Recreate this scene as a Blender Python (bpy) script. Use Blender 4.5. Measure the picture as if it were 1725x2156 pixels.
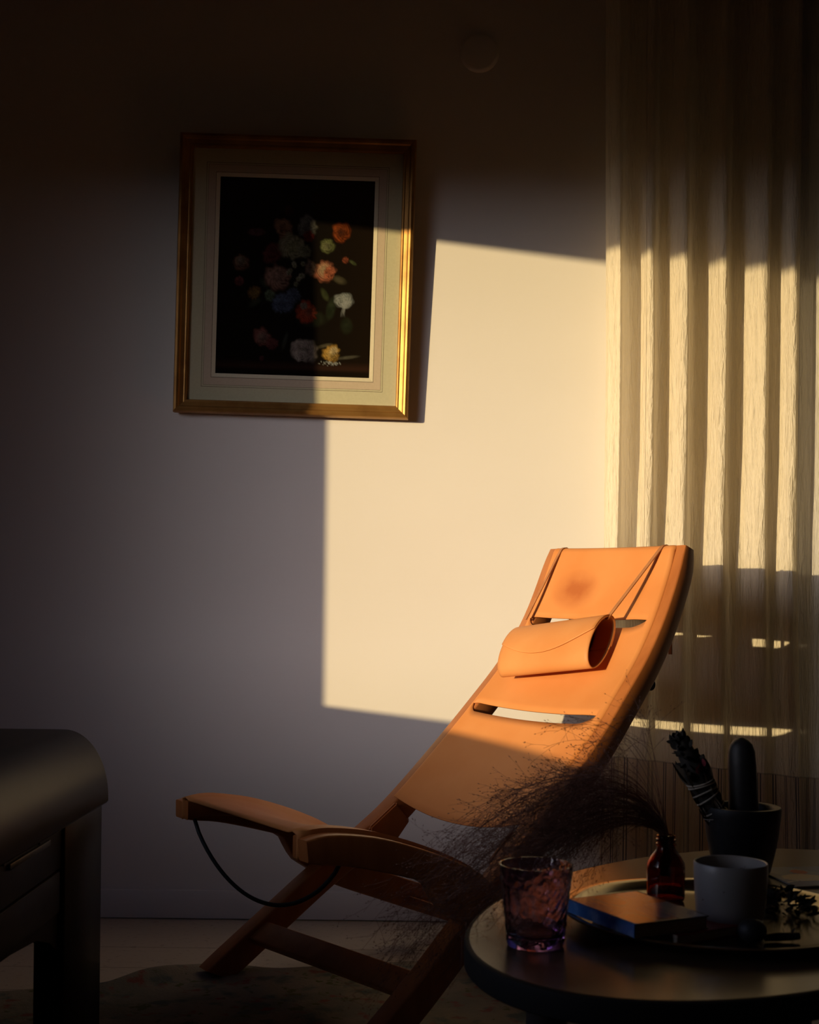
import bpy, bmesh, math, random
import numpy as np
from mathutils import Vector, Matrix, Euler
for _o in list(bpy.data.objects): bpy.data.objects.remove(_o)
SC = bpy.context.scene
COL = SC.collection
PI = math.pi

# ------------------------------------------------------------------ camera, sky, sun, exposure
H = 0.8                      # camera height
D = 3.2813                   # distance to the back wall
DC = 3.2563                  # plane the curtains are hung from
XL, XR, YB, ZC = -1.6, 2.2, -1.8, 2.62
cd = bpy.data.cameras.new('camera'); cam = bpy.data.objects.new('camera', cd); COL.objects.link(cam)
cam.location = (0, 0, H); cam.rotation_euler = (PI/2, -0.0113, 0)
cd.sensor_fit = 'AUTO'; cd.sensor_width = 36.0
cd.lens = 2600/2156*36; cd.shift_y = 227.06/2156
cd.clip_start = 0.02
cd.dof.use_dof = True; cd.dof.focus_distance = 2.75; cd.dof.aperture_fstop = 9.0
SC.camera = cam

w = bpy.data.worlds.new('world'); SC.world = w; w.use_nodes = True
wn = w.node_tree.nodes; wl = w.node_tree.links
bg = wn['Background']
SDIR = Vector((1.18, 1.0, -0.1374)).normalized()       # the way the sunlight travels
def wmath(op, a, b=None, c=None):
    q = wn.new('ShaderNodeMath'); q.operation = op
    for i_, x_ in enumerate((a, b, c)):
        if x_ is None: continue
        if isinstance(x_, (int, float)): q.inputs[i_].default_value = x_
        else: wl.new(x_, q.inputs[i_])
    return q.outputs[0]
def wramp(src, stops):
    r_ = wn.new('ShaderNodeValToRGB'); wl.new(src, r_.inputs[0]); e_ = r_.color_ramp.elements
    e_[0].position, e_[0].color = stops[0][0], (*stops[0][1], 1); e_[1].position, e_[1].color = stops[-1][0], (*stops[-1][1], 1)
    for p_, c_ in stops[1:-1]: q = e_.new(p_); q.color = (*c_, 1)
    return r_.outputs[0]
tc = wn.new('ShaderNodeTexCoord'); nrm = wn.new('ShaderNodeVectorMath'); nrm.operation = 'NORMALIZE'; wl.new(tc.outputs['Generated'], nrm.inputs[0])
sep = wn.new('ShaderNodeSeparateXYZ'); wl.new(nrm.outputs[0], sep.inputs[0])
elev = wmath('MULTIPLY_ADD', sep.outputs['Z'], 0.5, 0.5)
base = wramp(elev, [(0, (.010, .009, .007)), (.496, (.020, .016, .012)), (.512, (.56, .55, .62)), (.62, (.42, .50, .76)), (1, (.24, .36, .75))])
dt = wn.new('ShaderNodeVectorMath'); dt.operation = 'DOT_PRODUCT'; wl.new(nrm.outputs[0], dt.inputs[0]); dt.inputs[1].default_value = tuple(-SDIR)
glow = wmath('EXPONENT', wmath('MULTIPLY', wmath('SUBTRACT', dt.outputs['Value'], 1.0), 30.0))   # hazy aureole round the low sun
above = wmath('SMOOTH_MIN', 1.0, wmath('MAXIMUM', 0.0, wmath('MULTIPLY', wmath('ADD', sep.outputs['Z'], 0.004), 40.0)), 0.1)
gmul = wmath('MULTIPLY', glow, above)
gcol = wn.new('ShaderNodeVectorMath'); gcol.operation = 'SCALE'; gcol.inputs[0].default_value = (13.0, 12.0, 12.6); wl.new(gmul, gcol.inputs['Scale'])
addv = wn.new('ShaderNodeVectorMath'); addv.operation = 'ADD'; wl.new(base, addv.inputs[0]); wl.new(gcol.outputs[0], addv.inputs[1])
wl.new(addv.outputs[0], bg.inputs['Color']); bg.inputs['Strength'].default_value = 1.0

sd = bpy.data.lights.new('sun', 'SUN'); sun = bpy.data.objects.new('sun', sd); COL.objects.link(sun)
sun.rotation_euler = SDIR.to_track_quat('-Z', 'Y').to_euler(); sun.location = (-4, -3, 3)
sd.energy = 5.25; sd.color = (1.0, 0.735, 0.37); sd.angle = math.radians(0.53)

pd = bpy.data.lights.new('window_portal', 'AREA'); po = bpy.data.objects.new('window_portal', pd); COL.objects.link(po)
pd.shape = 'RECTANGLE'; pd.size = 1.68; pd.size_y = 1.31; pd.cycles.is_portal = True
po.location = (XL-0.10, 1.2825, 1.3738); po.rotation_euler = Vector((1, 0, 0)).to_track_quat('-Z', 'Z').to_euler()

SC.view_settings.view_transform = 'Standard'; SC.view_settings.look = 'None'
SC.view_settings.exposure = 0.0; SC.view_settings.gamma = 1.0; SC.view_settings.use_curve_mapping = False

# ------------------------------------------------------------------ helpers
def link(o, parent=None):
    COL.objects.link(o)
    if parent is not None:
        o.parent = parent
        o.matrix_parent_inverse = parent_matrix(parent).inverted()
    return o
def parent_matrix(p):
    m = Matrix.LocRotScale(p.location, p.rotation_euler, p.scale)
    if p.parent is not None: m = parent_matrix(p.parent) @ p.matrix_parent_inverse @ m
    return m
def obj(name, verts, faces, mat, parent=None, smooth=True, uv=None, col=None, angle=40):
    me = bpy.data.meshes.new(name)
    me.from_pydata([tuple(v) for v in verts], [], [tuple(f) for f in faces]); me.update()
    if mat is not None: me.materials.append(mat)
    if uv is not None:
        lay = me.uv_layers.new(name='UVMap')
        li = np.empty(len(me.loops), np.int32); me.loops.foreach_get('vertex_index', li)
        lay.data.foreach_set('uv', np.asarray(uv, np.float32)[li].ravel())
    if col is not None:
        a = me.color_attributes.new('paint', 'FLOAT_COLOR', 'POINT')
        a.data.foreach_set('color', np.asarray(col, np.float32).ravel())
    o = bpy.data.objects.new(name, me)
    if smooth:
        me.polygons.foreach_set('use_smooth', [True]*len(me.polygons))
        if angle is not None and angle < 180:
            try: me.set_sharp_from_angle(angle=math.radians(angle))
            except Exception: pass
    return link(o, parent)
def bobj(name, bm, mat, parent=None, smooth=True, angle=40):
    bmesh.ops.recalc_face_normals(bm, faces=bm.faces)
    v = [x.co.copy() for x in bm.verts]; bm.verts.index_update()
    f = [[x.index for x in q.verts] for q in bm.faces]; bm.free()
    return obj(name, v, f, mat, parent, smooth, angle=angle)
def fixn(verts, faces):
    bm = bmesh.new(); vs = [bm.verts.new(v) for v in verts]
    for f in faces:
        try: bm.faces.new([vs[i] for i in f])
        except ValueError: pass
    return bm
def thing(name, label, cat, loc=(0, 0, 0), group=None):
    o = bpy.data.objects.new(name, None); o.location = loc; o.empty_display_size = 0.05
    link(o); return tag(o, label, cat, group)
def tag(o, label=None, cat=None, group=None, kind=None):
    if label: o['label'] = label
    if cat: o['category'] = cat
    if group: o['group'] = group
    if kind: o['kind'] = kind
    return o
def box_bm(x0, x1, y0, y1, z0, z1, bev=0.0, seg=2):
    bm = bmesh.new()
    bmesh.ops.create_cube(bm, size=1.0)
    for v in bm.verts:
        v.co = Vector(((x0+x1)/2+v.co.x*(x1-x0), (y0+y1)/2+v.co.y*(y1-y0), (z0+z1)/2+v.co.z*(z1-z0)))
    if bev > 0: bmesh.ops.bevel(bm, geom=bm.edges[:], offset=bev, segments=seg, affect='EDGES', profile=0.5)
    return bm
def box(name, b, mat, parent=None, bev=0.0, seg=2): return bobj(name, box_bm(*b, bev, seg), mat, parent, bev > 0)
def lathe(name, prof, mat, center, parent=None, n=48, angle=35, wob=None):
    v = []; f = []; m = len(prof)
    for i in range(n):
        a = 2*PI*i/n
        for j, (r, z) in enumerate(prof):
            rr = r+(wob(a, j, z) if wob else 0)
            v.append((center[0]+rr*math.cos(a), center[1]+rr*math.sin(a), center[2]+z))
    for i in range(n):
        k = (i+1) % n
        for j in range(m-1):
            f.append((i*m+j, k*m+j, k*m+j+1, i*m+j+1))
    bm = fixn(v, f); bmesh.ops.remove_doubles(bm, verts=bm.verts, dist=1e-6)
    return bobj(name, bm, mat, parent, True, angle)
def tube_data(path, rad, n=8, flat=None):
    P = [Vector(p) for p in path]; v = []; f = []
    up = Vector((0, 0, 1)); prev = None
    for i, p in enumerate(P):
        t = (P[min(i+1, len(P)-1)]-P[max(i-1, 0)]).normalized()
        if prev is None:
            a = t.cross(up if abs(t.z) < 0.95 else Vector((1, 0, 0))).normalized()
        else:
            a = (prev-t*prev.dot(t)).normalized()
        prev = a; b = t.cross(a)
        r = rad[i] if isinstance(rad, (list, tuple)) else rad
        for k in range(n):
            q = 2*PI*k/n
            v.append(p+a*math.cos(q)*r+b*math.sin(q)*r*(flat or 1))
    for i in range(len(P)-1):
        for k in range(n):
            k2 = (k+1) % n
            f.append((i*n+k, i*n+k2, (i+1)*n+k2, (i+1)*n+k))
    f.append(tuple(range(n))[::-1]); f.append(tuple((len(P)-1)*n+k for k in range(n)))
    return v, f
def tube(name, path, rad, mat, parent=None, n=10, flat=None):
    return bobj(name, fixn(*tube_data(path, rad, n, flat)), mat, parent)
def catmull(P, n):
    P = np.asarray(P, float); d = np.r_[0, np.cumsum(np.linalg.norm(np.diff(P, axis=0), axis=1))]
    out = []
    Q = np.vstack([2*P[0]-P[1], P, 2*P[-1]-P[-2]])
    dd = np.r_[-(d[1]-d[0]), d, 2*d[-1]-d[-2]]
    for s in np.linspace(0, d[-1], n):
        i = min(max(np.searchsorted(d, s)-1, 0), len(P)-2)
        t = (s-d[i])/(d[i+1]-d[i]); h = d[i+1]-d[i]
        m0 = (Q[i+2]-Q[i])/(dd[i+2]-dd[i]); m1 = (Q[i+3]-Q[i+1])/(dd[i+3]-dd[i+1])
        out.append((2*t**3-3*t**2+1)*P[i]+(t**3-2*t**2+t)*h*m0+(-2*t**3+3*t**2)*P[i+1]+(t**3-t**2)*h*m1)
    return np.array(out)
def grid_faces(nr, nc):
    return [(r*nc+c, r*nc+c+1, (r+1)*nc+c+1, (r+1)*nc+c) for r in range(nr-1) for c in range(nc-1)]
def solidify(o, th, off=-1):
    m = o.modifiers.new('thickness', 'SOLIDIFY'); m.thickness = th; m.offset = off; return o

# ------------------------------------------------------------------ materials
def mat(name, color, rough=0.6, metal=0.0, spec=0.5, noise=None, bump=None, coords='Object', **kw):
    """noise = (scale xyz, colour2, contrast lo, hi); bump = (scale xyz, strength, distance)"""
    m = bpy.data.materials.new(name); m.use_nodes = True
    n = m.node_tree.nodes; l = m.node_tree.links; b = n['Principled BSDF']
    b.inputs['Base Color'].default_value = (*color, 1); b.inputs['Roughness'].default_value = rough
    b.inputs['Metallic'].default_value = metal; b.inputs['Specular IOR Level'].default_value = spec
    t = n.new('ShaderNodeTexCoord')
    for k, v in kw.items(): b.inputs[k.replace('_', ' ')].default_value = v
    if noise:
        mp = n.new('ShaderNodeMapping'); mp.inputs['Scale'].default_value = noise[0]
        nz = n.new('ShaderNodeTexNoise'); nz.inputs['Scale'].default_value = 1; nz.inputs['Detail'].default_value = 6
        r = n.new('ShaderNodeValToRGB'); r.color_ramp.elements[0].position = noise[2]; r.color_ramp.elements[1].position = noise[3]
        r.color_ramp.elements[0].color = (*noise[1], 1); r.color_ramp.elements[1].color = (*color, 1)
        l.new(t.outputs[coords], mp.inputs[0]); l.new(mp.outputs[0], nz.inputs['Vector']); l.new(nz.outputs['Fac'], r.inputs[0])
        l.new(r.outputs[0], b.inputs['Base Color'])
    if bump:
        mp = n.new('ShaderNodeMapping'); mp.inputs['Scale'].default_value = bump[0]
        nz = n.new('ShaderNodeTexNoise'); nz.inputs['Scale'].default_value = 1; nz.inputs['Detail'].default_value = 5
        bp = n.new('ShaderNodeBump'); bp.inputs['Strength'].default_value = bump[1]; bp.inputs['Distance'].default_value = bump[2]
        l.new(t.outputs[coords], mp.inputs[0]); l.new(mp.outputs[0], nz.inputs['Vector']); l.new(nz.outputs['Fac'], bp.inputs['Height'])
        l.new(bp.outputs[0], b.inputs['Normal'])
    return m
M = {}
M['wall'] = mat('wall_plaster', (0.78, 0.745, 0.71), 0.85, spec=0.2, noise=((1.2, 1.2, 2), (0.75, 0.715, 0.68), 0.35, 0.65), bump=((3, 3, 55), 0.10, 0.004))
M['dark_wall'] = mat('brown_wall', (0.16, 0.11, 0.075), 0.9, spec=0.2, noise=((1, 1, 1), (0.13, 0.09, 0.06), 0.3, 0.7))
M['ceil'] = mat('ceiling_paint', (0.30, 0.22, 0.16), 0.9, spec=0.2, noise=((1, 1, 1), (0.26, 0.19, 0.14), 0.3, 0.7))
M['trim'] = mat('trim_paint', (0.74, 0.71, 0.69), 0.5, noise=((2, 2, 2), (0.70, 0.67, 0.65), 0.3, 0.7))
M['floor'] = mat('cork_floor', (0.50, 0.43, 0.36), 0.55, noise=((60, 60, 60), (0.33, 0.27, 0.22), 0.28, 0.42), bump=((90, 90, 90), 0.15, 0.002))
M['window'] = mat('window_paint', (0.55, 0.52, 0.48), 0.5, noise=((3, 3, 3), (0.5, 0.47, 0.43), 0.3, 0.7))
M['desk'] = mat('desk_lacquer', (0.012, 0.008, 0.0045), 0.33, spec=0.075, noise=((8, 3, 8), (0.010, 0.007, 0.004), 0.3, 0.7), bump=((30, 12, 30), 0.12, 0.002), Specular_Tint=(1.0, 0.72, 0.42, 1))
M['table'] = mat('table_wood', (0.105, 0.062, 0.036), 0.22, spec=0.42, noise=((4, 28, 10), (0.07, 0.040, 0.023), 0.3, 0.7), bump=((6, 60, 20), 0.05, 0.001))
M['table_edge'] = mat('table_edge_band', (0.030, 0.027, 0.024), 0.6, spec=0.10, noise=((10, 10, 10), (0.022, 0.02, 0.018), 0.3, 0.7))
M['leg'] = mat('table_leg_wood', (0.055, 0.045, 0.038), 0.5, noise=((30, 30, 4), (0.035, 0.028, 0.024), 0.3, 0.7))
M['wood'] = mat('oiled_beech', (0.43, 0.150, 0.042), 0.42, spec=0.4, noise=((26, 26, 5), (0.33, 0.105, 0.027), 0.3, 0.7), bump=((60, 60, 8), 0.06, 0.001))
M['cord'] = mat('green_cord', (0.012, 0.020, 0.018), 0.6, noise=((200, 200, 200), (0.006, 0.010, 0.010), 0.3, 0.7))
M['black'] = mat('black_metal', (0.015, 0.015, 0.015), 0.4, noise=((50, 50, 50), (0.010, 0.010, 0.010), 0.3, 0.7))
M['gilt'] = mat('gilt_frame', (0.42, 0.22, 0.060), 0.46, metal=0.7, noise=((14, 14, 14), (0.25, 0.115, 0.028), 0.32, 0.62), bump=((40, 40, 40), 0.12, 0.002))
M['mat_board'] = mat('mat_board', (0.62, 0.575, 0.40), 0.9, spec=0.1, noise=((160, 160, 160), (0.58, 0.535, 0.37), 0.3, 0.7))
M['mat_pink'] = mat('mat_wash', (0.62, 0.50, 0.385), 0.9, spec=0.1, noise=((160, 160, 160), (0.58, 0.465, 0.355), 0.3, 0.7))
M['mat_line'] = mat('mat_ruled_line', (0.19, 0.16, 0.11), 0.9, spec=0.1, noise=((160, 160, 160), (0.16, 0.13, 0.09), 0.3, 0.7))
M['bevel'] = mat('mat_bevel', (0.74, 0.66, 0.50), 0.9, spec=0.1, noise=((160, 160, 160), (0.70, 0.62, 0.47), 0.3, 0.7))
M['stone'] = mat('black_granite', (0.016, 0.017, 0.018), 0.55, noise=((120, 120, 120), (0.006, 0.006, 0.007), 0.3, 0.7), bump=((180, 180, 180), 0.15, 0.001))
M['mug'] = mat('speckled_glaze', (0.30, 0.285, 0.27), 0.35, noise=((75, 75, 75), (0.10, 0.075, 0.055), 0.27, 0.315))
M['tray'] = mat('tray_metal', (0.34, 0.30, 0.23), 0.15, metal=0.95, noise=((20, 20, 20), (0.24, 0.21, 0.16), 0.3, 0.7), bump=((9, 9, 9), 0.06, 0.003))
M['paper'] = mat('book_pages', (0.50, 0.46, 0.40), 0.8, noise=((4, 4, 700), (0.38, 0.34, 0.29), 0.3, 0.7))
M['red_cover'] = mat('red_cover', (0.30, 0.035, 0.02), 0.35, noise=((20, 20, 20), (0.22, 0.025, 0.015), 0.3, 0.7))
M['blue_spine'] = mat('blue_spine', (0.05, 0.16, 0.42), 0.35, noise=((50, 50, 50), (0.22, 0.36, 0.58), 0.34, 0.5))
M['sage'] = mat('charred_sage', (0.030, 0.026, 0.020), 0.9, noise=((70, 70, 70), (0.010, 0.009, 0.008), 0.3, 0.7))
M['sage_leaf'] = mat('dried_sage_leaf', (0.13, 0.10, 0.065), 0.9, noise=((70, 70, 70), (0.07, 0.055, 0.04), 0.3, 0.7))
M['red_petal'] = mat('dried_red_petal', (0.22, 0.02, 0.03), 0.8, noise=((90, 90, 90), (0.12, 0.01, 0.02), 0.3, 0.7))
M['string'] = mat('cotton_string', (0.42, 0.37, 0.30), 0.9, noise=((300, 300, 300), (0.30, 0.26, 0.21), 0.3, 0.7))
M['grass'] = mat('dried_grass', (0.25, 0.13, 0.095), 0.8, spec=0.2, noise=((40, 40, 40), (0.16, 0.08, 0.062), 0.3, 0.7))
M['screw'] = mat('screw_head', (0.5, 0.46, 0.40), 0.35, metal=0.6, noise=((50, 50, 50), (0.4, 0.37, 0.32), 0.3, 0.7))
M['track'] = mat('track_metal', (0.35, 0.33, 0.30), 0.4, noise=((10, 10, 10), (0.30, 0.28, 0.26), 0.3, 0.7))

def leather_mat():
    m = mat('tan_leather', (0.645, 0.266, 0.086), 0.5, spec=0.22, noise=((5, 5, 5), (0.57, 0.205, 0.055), 0.3, 0.68), bump=((140, 140, 140), 0.06, 0.001))
    n = m.node_tree.nodes; l = m.node_tree.links; b = n['Principled BSDF']
    src = b.inputs['Base Color'].links[0].from_socket
    uv = n.new('ShaderNodeUVMap'); uv.uv_map = 'UVMap'
    # dark handling mark on the top panel: an ellipse in the hide's own coordinates, broken up by noise
    mp = n.new('ShaderNodeMapping'); mp.inputs['Location'].default_value = (-0.150*10, -0.868*13, 0); mp.inputs['Scale'].default_value = (10, 13, 0)
    gr = n.new('ShaderNodeTexGradient'); gr.gradient_type = 'SPHERICAL'
    l.new(uv.outputs[0], mp.inputs[0]); l.new(mp.outputs[0], gr.inputs[0])
    nz = n.new('ShaderNodeTexNoise'); nz.inputs['Scale'].default_value = 14; nz.inputs['Detail'].default_value = 4
    l.new(uv.outputs[0], nz.inputs['Vector'])
    mu = n.new('ShaderNodeMath'); mu.operation = 'MULTIPLY'; l.new(gr.outputs['Fac'], mu.inputs[0]); l.new(nz.outputs['Fac'], mu.inputs[1])
    mu2 = n.new('ShaderNodeMath'); mu2.operation = 'MULTIPLY'; mu2.use_clamp = True; mu2.inputs[1].default_value = 2.4; l.new(mu.outputs[0], mu2.inputs[0])
    mx = n.new('ShaderNodeMixRGB'); mx.inputs[2].default_value = (0.40, 0.115, 0.030, 1)
    l.new(mu2.outputs[0], mx.inputs[0]); l.new(src, mx.inputs[1]); l.new(mx.outputs[0], b.inputs['Base Color'])
    return m
M['leather'] = leather_mat()
M['hide'] = mat('plain_leather', (0.645, 0.275, 0.090), 0.5, spec=0.22, noise=((7, 7, 7), (0.58, 0.215, 0.060), 0.3, 0.68), bump=((140, 140, 140), 0.06, 0.001))
M['leather_edge'] = mat('leather_thong', (0.42, 0.17, 0.06), 0.6, noise=((60, 60, 60), (0.34, 0.13, 0.045), 0.3, 0.7))

def curtain_mat(name, tint, open_=0.07):
    m = bpy.data.materials.new(name); m.use_nodes = True
    n = m.node_tree.nodes; l = m.node_tree.links; n.remove(n['Principled BSDF']); out = n['Material Output']
    df = n.new('ShaderNodeBsdfDiffuse'); tr = n.new('ShaderNodeBsdfTranslucent'); mx = n.new('ShaderNodeMixShader'); mx.inputs[0].default_value = 0.38
    uv = n.new('ShaderNodeUVMap'); uv.uv_map = 'UVMap'; sp = n.new('ShaderNodeSeparateXYZ'); l.new(uv.outputs[0], sp.inputs[0])
    def math_(op, a, b=None, c=None):
        q = n.new('ShaderNodeMath'); q.operation = op
        for i, x in enumerate((a, b, c)):
            if x is None: continue
            if isinstance(x, (int, float)): q.inputs[i].default_value = x
            else: l.new(x, q.inputs[i])
        return q.outputs[0]
    fr = math_('FRACT', math_('MULTIPLY', sp.outputs['X'], 1/0.043))
    s1 = math_('COMPARE', fr, 0.40, 0.040); s2 = math_('COMPARE', fr, 0.58, 0.040)
    st = math_('MAXIMUM', s1, s2)
    hem = math_('LESS_THAN', sp.outputs['Y'], 0.0)
    seam = math_('COMPARE', sp.outputs['Y'], 0.0, 0.0022)
    st = math_('MULTIPLY', st, hem)
    c0 = n.new('ShaderNodeMixRGB'); c0.inputs[1].default_value = (*tint, 1); c0.inputs[2].default_value = (tint[0]*0.80, tint[1]*0.72, tint[2]*0.68, 1); l.new(hem, c0.inputs[0])
    c1 = n.new('ShaderNodeMixRGB'); l.new(st, c1.inputs[0]); l.new(c0.outputs[0], c1.inputs[1]); c1.inputs[2].default_value = (0.16, 0.15, 0.17, 1)
    c2 = n.new('ShaderNodeMixRGB'); l.new(math_('MULTIPLY', seam, 0.45), c2.inputs[0]); l.new(c1.outputs[0], c2.inputs[1]); c2.inputs[2].default_value = (0.30, 0.26, 0.24, 1)
    l.new(c2.outputs[0], df.inputs['Color']); l.new(c2.outputs[0], tr.inputs['Color'])
    t = n.new('ShaderNodeTexCoord'); bumps = None
    for sc, stg, dist in (((120, 1, 17), 0.8, 0.012), ((330, 1, 14), 0.5, 0.003)):
        mp = n.new('ShaderNodeMapping'); mp.inputs['Scale'].default_value = (sc[0], sc[2], 1)
        cm = n.new('ShaderNodeCombineXYZ'); l.new(sp.outputs['X'], cm.inputs[0]); l.new(sp.outputs['Y'], cm.inputs[1])
        nz = n.new('ShaderNodeTexNoise'); nz.inputs['Scale'].default_value = 1; nz.inputs['Detail'].default_value = 4; nz.inputs['Distortion'].default_value = 0.8
        l.new(cm.outputs[0], mp.inputs[0]); l.new(mp.outputs[0], nz.inputs['Vector'])
        bp = n.new('ShaderNodeBump'); bp.inputs['Strength'].default_value = stg; bp.inputs['Distance'].default_value = dist
        l.new(nz.outputs['Fac'], bp.inputs['Height'])
        if bumps is not None: l.new(bumps, bp.inputs['Normal'])
        bumps = bp.outputs[0]
    l.new(bumps, df.inputs['Normal']); l.new(bumps, tr.inputs['Normal'])
    l.new(df.outputs[0], mx.inputs[1]); l.new(tr.outputs[0], mx.inputs[2])
    tp_ = n.new('ShaderNodeBsdfTransparent'); m2 = n.new('ShaderNodeMixShader'); m2.inputs[0].default_value = open_
    l.new(mx.outputs[0], m2.inputs[1]); l.new(tp_.outputs[0], m2.inputs[2]); l.new(m2.outputs[0], out.inputs[0])
    return m
M['curtain'] = curtain_mat('crinkled_sheer', (0.93, 0.85, 0.70))
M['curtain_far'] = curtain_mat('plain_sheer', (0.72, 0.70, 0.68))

def glass_mat(name, color, rough=0.02, ior=1.45, bump=None, solid=True, density=0.0, fresnel=0.06):
    m = bpy.data.materials.new(name); m.use_nodes = True
    n = m.node_tree.nodes; l = m.node_tree.links; b = n['Principled BSDF']; out = n['Material Output']
    if solid:
        b.inputs['Base Color'].default_value = (*color, 1); b.inputs['Transmission Weight'].default_value = 1; b.inputs['Roughness'].default_value = rough; b.inputs['IOR'].default_value = ior
        tgt = b
    else:
        n.remove(b); a = n.new('ShaderNodeBsdfTransparent'); a.inputs[0].default_value = (*color, 1); g = n.new('ShaderNodeBsdfGlossy'); g.inputs['Roughness'].default_value = rough
        mx = n.new('ShaderNodeMixShader'); mx.inputs[0].default_value = fresnel
        l.new(a.outputs[0], mx.inputs[1]); l.new(g.outputs[0], mx.inputs[2]); l.new(mx.outputs[0], out.inputs[0]); tgt = g
    if bump:
        t = n.new('ShaderNodeTexCoord'); mp = n.new('ShaderNodeMapping'); mp.inputs['Scale'].default_value = bump[0]
        nz = n.new('ShaderNodeTexVoronoi'); nz.inputs['Scale'].default_value = 1
        bp = n.new('ShaderNodeBump'); bp.inputs['Strength'].default_value = bump[1]; bp.inputs['Distance'].default_value = bump[2]
        l.new(t.outputs['Object'], mp.inputs[0]); l.new(mp.outputs[0], nz.inputs['Vector']); l.new(nz.outputs['Distance'], bp.inputs['Height']); l.new(bp.outputs[0], tgt.inputs['Normal'])
    return m
M['pane'] = glass_mat('window_glass', (0.97, 0.98, 0.98), 0.0, 1.25, solid=False)
M['picture_glass'] = glass_mat('picture_glass', (0.95, 0.96, 0.95), 0.01, 1.4, solid=False)
M['violet'] = glass_mat('violet_glass', (0.60, 0.47, 0.62), 0.02, 1.45, bump=((95, 95, 75), 0.35, 0.004))
M['violet_base'] = glass_mat('violet_glass_base', (0.62, 0.30, 0.74), 0.02, 1.5)
M['amber'] = glass_mat('amber_glass', (0.30, 0.065, 0.018), 0.03, 1.5)

def paint_mat(name, rough, spec=0.5):
    m = bpy.data.materials.new(name); m.use_nodes = True
    n = m.node_tree.nodes; b = n['Principled BSDF']; b.inputs['Roughness'].default_value = rough; b.inputs['Specular IOR Level'].default_value = spec
    a = n.new('ShaderNodeAttribute'); a.attribute_name = 'paint'; m.node_tree.links.new(a.outputs['Color'], b.inputs['Base Color']); return m
M['print'] = paint_mat('printed_flowers', 0.9, 0.0)
M['gloss_print'] = paint_mat('glossy_print', 0.16, 0.6)

def rug_mat():
    m = mat('faded_rug', (0.28, 0.24, 0.20), 0.95, spec=0.1, bump=((160, 160, 160), 0.5, 0.004))
    n = m.node_tree.nodes; l = m.node_tree.links; b = n['Principled BSDF']; t = n.new('ShaderNodeTexCoord')
    last = None
    for sc, c, lo, hi in ((9, (0.20, 0.19, 0.165), .45, .6), (17, (0.12, 0.14, 0.14), .54, .66), (23, (0.24, 0.10, 0.09), .60, .70), (31, (0.13, 0.135, 0.075), .62, .67)):
        nz = n.new('ShaderNodeTexNoise'); nz.inputs['Scale'].default_value = sc; nz.inputs['Detail'].default_value = 3
        r = n.new('ShaderNodeMapRange'); r.inputs['From Min'].default_value = lo; r.inputs['From Max'].default_value = hi
        mp = n.new('ShaderNodeMapping'); mp.inputs['Location'].default_value = (sc*1.7, sc*0.3, sc)
        l.new(t.outputs['Object'], mp.inputs[0]); l.new(mp.outputs[0], nz.inputs['Vector']); l.new(nz.outputs['Fac'], r.inputs['Value'])
        mx = n.new('ShaderNodeMixRGB'); mx.inputs[2].default_value = (*c, 1); mx.inputs[1].default_value = (0.26, 0.23, 0.195, 1)
        l.new(r.outputs[0], mx.inputs[0])
        if last is not None: l.new(last, mx.inputs[1])
        last = mx.outputs[0]
    l.new(last, b.inputs['Base Color']); return m
M['rug'] = rug_mat()

# ------------------------------------------------------------------ the room
def structure(o): o['kind'] = 'structure'; return o
structure(box('wall_back', (XL-.12, XR+.12, D, D+.12, 0, ZC), M['wall']))
structure(box('wall_right', (XR, XR+.12, YB, D, 0, ZC), M['dark_wall']))
structure(box('wall_front', (XL-.12, XR+.12, YB-.12, YB, 0, ZC), M['dark_wall']))
structure(box('ceiling', (XL-.12, XR+.12, YB-.12, D+.12, ZC, ZC+.12), M['ceil']))
# left wall with the window opening the sun comes through
WY0, WY1, WZ0, WZ1 = 0.45, 2.115, 0.727, 2.0206
bm = bmesh.new()
for b in ((YB, WY0, 0, ZC), (WY1, D, 0, ZC), (WY0, WY1, 0, WZ0), (WY0, WY1, WZ1, ZC)):
    q = box_bm(XL-.12, XL, b[0], b[1], b[2], b[3]); me = bpy.data.meshes.new('t'); q.to_mesh(me); q.free(); bm.from_mesh(me); bpy.data.meshes.remove(me)
structure(bobj('wall_left', bm, M['dark_wall'], smooth=False))
win = bpy.data.objects.new('window_1', None); win.location = (XL-.08, (WY0+WY1)/2, WZ0); link(win); structure(win)
for nm, b in (('window_frame', (XL-.10, XL-.06, WY0, WY0+.04, WZ0, WZ1)), ('window_frame', (XL-.10, XL-.06, WY1-.012, WY1, WZ0, WZ1)),
              ('window_frame', (XL-.10, XL-.06, WY0+.04, WY1-.012, WZ0, WZ0+.010)), ('window_frame', (XL-.10, XL-.06, WY0+.04, WY1-.012, WZ1-.010, WZ1))):
    box(nm, b, M['window'], win)
box('window_pane', (XL-.084, XL-.080, WY0+.04, WY1-.012, WZ0+.010, WZ1-.010), M['pane'], win)
# floor: sub-floor slab and wide boards with open joints, laid along the back wall
fl = structure(box('floor', (XL-.12, XR+.12, YB-.12, D+.12, -.06, -.006), M['leg']))
rnd = random.Random(3)
yb = D; first = None
while yb > 0.9:
    wd = 0.175 if yb < D else 0.29
    x = XL; nx = rnd.uniform(.3, 1.2)
    while x < XR-.01:
        x1 = min(x+1.25+nx, XR); nx = 0
        bmx = box_bm(x+.0008, x1-.0008, yb-wd+.0008, yb-.0008, -.006, rnd.uniform(-.0004, 0), .0012, 1)
        bobj('floor_board', bmx, M['floor'], fl, False); x = x1
    yb -= wd
box('floor_board', (XL, XR, YB, yb-.001, -.006, 0), M['floor'], fl)
structure(box('baseboard_back', (XL, XR, D-.014, D, 0.003, 0.078), M['trim'], bev=.003))
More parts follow.
